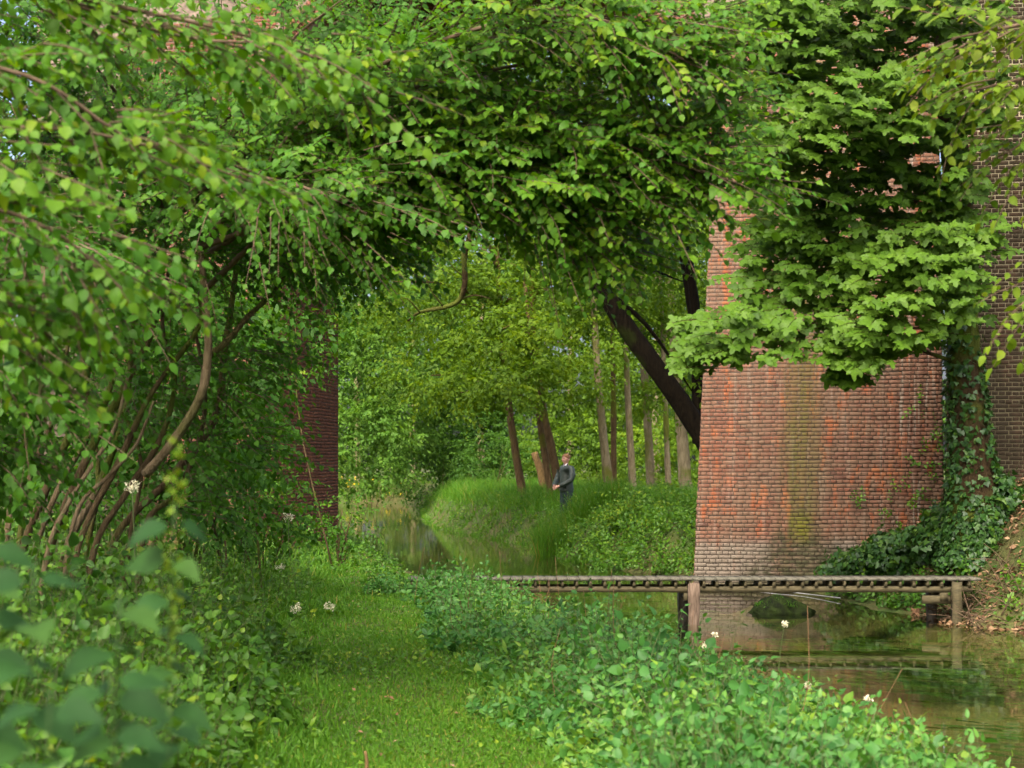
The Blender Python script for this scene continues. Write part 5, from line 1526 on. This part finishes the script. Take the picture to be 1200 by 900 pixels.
# body: one surface from feet to head with arms and fingers
v, e = [(0, 0, 0.96, 0.07, 0.07)], []
ch = chain(v, e, 0, [(0, 0.01, 1.12, 0.08, 0.08), (0, 0.01, 1.30, 0.085, 0.085), (0, 0.0, 1.41, 0.07, 0.07)])
nk = chain(v, e, ch, [(0, 0.01, 1.49, 0.055), (0, 0.02, 1.545, 0.055), (0, 0.035, 1.60, 0.072, 0.082), (0, 0.03, 1.66, 0.078, 0.095), (0, 0.02, 1.715, 0.070, 0.085), (0, 0.015, 1.745, 0.035, 0.045)])
hd = nk - 3
v.append((0, 0.135, 1.625, 0.014)); e.append((hd, len(v) - 1))        # nose
v.append((0, 0.105, 1.57, 0.03)); e.append((hd, len(v) - 1))          # chin
for s_ in (-1, 1):
    v.append((s_ * 0.085, 0.01, 1.635, 0.016, 0.022)); e.append((hd, len(v) - 1))   # ears
    sh = chain(v, e, ch, [(s_ * 0.18, 0.0, 1.39, 0.04), (s_ * 0.25, 0.03, 1.26, 0.04), (s_ * 0.275, 0.08, 1.12, 0.036), (s_ * 0.185, 0.23, 1.02, 0.032), (s_ * 0.075, 0.33, 0.965, 0.027)])
    pa = chain(v, e, sh, [(s_ * 0.045, 0.375, 0.95, 0.038, 0.022)])
    for k, (dx, dy, dz, ln) in enumerate([(-0.3, 0.8, -0.35, 0.07), (-0.45, 0.75, -0.5, 0.078), (-0.55, 0.6, -0.6, 0.072), (-0.6, 0.4, -0.75, 0.058)]):
        dv = nrm(np.array([dx * s_, dy, dz]))
        st = np.array([s_ * 0.045, 0.38, 0.965 - 0.018 * k])
        m1 = st + dv * ln * 0.5; m2 = m1 + nrm(dv + np.array([-0.6 * s_, -0.5, -0.3])) * ln * 0.45
        chain(v, e, pa, [(*st, 0.010), (*m1, 0.009), (*m2, 0.008)])
    th = np.array([s_ * 0.04, 0.36, 0.985]); chain(v, e, pa, [(*th, 0.011), (th[0] - s_ * 0.015, th[1] + 0.035, th[2] + 0.012, 0.010), (th[0] - s_ * 0.03, th[1] + 0.06, th[2] + 0.006, 0.009)])
    chain(v, e, 0, [(s_ * 0.09, 0, 0.84, 0.06), (s_ * 0.11, 0.02, 0.50, 0.05), (s_ * 0.115, 0.0, 0.10, 0.04), (s_ * 0.12, 0.10, 0.04, 0.04), (s_ * 0.125, 0.18, 0.03, 0.03)])
body = skin('body', v, e, M['skin'], man)
# jacket with sleeves
v, e = [(0, 0.0, 0.80, 0.20, 0.18)], []
ch = chain(v, e, 0, [(0, 0.0, 0.90, 0.19, 0.17), (0, 0.005, 1.02, 0.175, 0.15), (0, 0.01, 1.18, 0.175, 0.145), (0, 0.01, 1.32, 0.18, 0.14), (0, 0.0, 1.43, 0.15, 0.11)])
for s_ in (-1, 1):
    chain(v, e, ch, [(s_ * 0.19, 0.0, 1.415, 0.088), (s_ * 0.265, 0.03, 1.26, 0.078), (s_ * 0.285, 0.085, 1.115, 0.07), (s_ * 0.19, 0.235, 1.02, 0.06), (s_ * 0.105, 0.315, 0.975, 0.05)])
chain(v, e, ch, [(0, 0.0, 1.475, 0.085, 0.08)])
jk = skin('jacket', v, e, M['jacket'], man)
v, e = [(0, 0, 1.0, 0.14, 0.115), (0, 0, 0.9, 0.155, 0.13)], [(0, 1)]
for s_ in (-1, 1):
    chain(v, e, 1, [(s_ * 0.10, 0.0, 0.78, 0.11), (s_ * 0.11, 0.02, 0.50, 0.085), (s_ * 0.118, 0.0, 0.14, 0.07)])
skin('trousers', v, e, M['trousers'], man)
for s_ in (-1, 1):
    skin('boot', [(s_ * 0.118, 0.0, 0.16, 0.062), (s_ * 0.12, 0.01, 0.05, 0.058), (s_ * 0.125, 0.12, 0.04, 0.05), (s_ * 0.13, 0.20, 0.035, 0.038)], [(0, 1), (1, 2), (2, 3)], M['trousers'], man)
    # shirt collar wing and jacket collar
    bt = Batch(); V = [mp(s_ * 0.008, 0.105, 1.475), mp(s_ * 0.062, 0.03, 1.535), mp(s_ * 0.066, 0.055, 1.49), mp(s_ * 0.045, 0.125, 1.42)]
    V += [tuple(np.array(p) - 0.008 * FWD) for p in V]
    bt.add(V, BOX_T); bt.build('shirt_collar', M['shirt'], man)
    bt = Batch(); V = [mp(s_ * 0.03, 0.135, 1.38), mp(s_ * 0.075, 0.04, 1.52), mp(s_ * 0.115, 0.05, 1.47), mp(s_ * 0.10, 0.14, 1.36)]
    V += [tuple(np.array(p) - 0.02 * FWD) for p in V]
    bt.add(V, BOX_T); bt.build('jacket_collar', M['collar'], man)
    bt = Batch(); V = [mp(s_ * 0.05, 0.15, 1.05), mp(s_ * 0.16, 0.125, 1.05), mp(s_ * 0.16, 0.13, 0.92), mp(s_ * 0.05, 0.165, 0.92)]
    V += [tuple(np.array(p) + 0.02 * FWD) for p in V]
    bt.add(V, BOX_T); bt.build('pocket_flap', M['jacket'], man)
    # eye: dark socket
    bt = Batch(); V = [mp(s_ * 0.018, 0.122, 1.648), mp(s_ * 0.052, 0.112, 1.648), mp(s_ * 0.05, 0.112, 1.662), mp(s_ * 0.02, 0.122, 1.662)]
    V += [tuple(np.array(p) - 0.012 * FWD) for p in V]
    bt.add(V, BOX_T); bt.build('eye', M['collar'], man)
bt = Batch(); V = [mp(-0.03, 0.124, 1.597), mp(0.03, 0.124, 1.597), mp(0.028, 0.124, 1.588), mp(-0.028, 0.124, 1.588)]; V += [tuple(np.array(p) - 0.015 * FWD) for p in V]
bt.add(V, BOX_T); bt.build('mouth', plain_mat('lips', (0.30, 0.10, 0.08), (0.36, 0.13, 0.1)), man)
bt = Batch(); V = [mp(-0.035, 0.11, 1.47), mp(0.035, 0.11, 1.47), mp(0.03, 0.145, 1.38), mp(-0.03, 0.145, 1.38)]; V += [tuple(np.array(p) - 0.02 * FWD) for p in V]
bt.add(V, BOX_T); bt.build('shirt_front', M['shirt'], man)
# hair cap: short, uneven
bt = Batch(); V, T = [], []
NA_, NB_ = 18, 7
for i in range(NB_ + 1):
    ph = (math.pi * 0.60) * i / NB_
    for k in range(NA_):
        th = 2 * math.pi * k / NA_
        front = max(0, math.sin(th))
        p_ = min(ph, math.pi * (0.60 - 0.22 * front))
        rj = 1 + 0.03 * rng.standard_normal()
        V.append(mp(0.092 * math.sin(p_) * math.cos(th) * rj, 0.018 + 0.112 * math.sin(p_) * math.sin(th) * rj, 1.672 + 0.098 * math.cos(p_) * rj))
for i in range(NB_):
    for k in range(NA_):
        a_, b_ = i * NA_ + k, i * NA_ + (k + 1) % NA_
        T += [(a_, a_ + NA_, b_ + NA_), (a_, b_ + NA_, b_)]
bt.add(V, T); bt.build('hair', M['hair'], man, True)
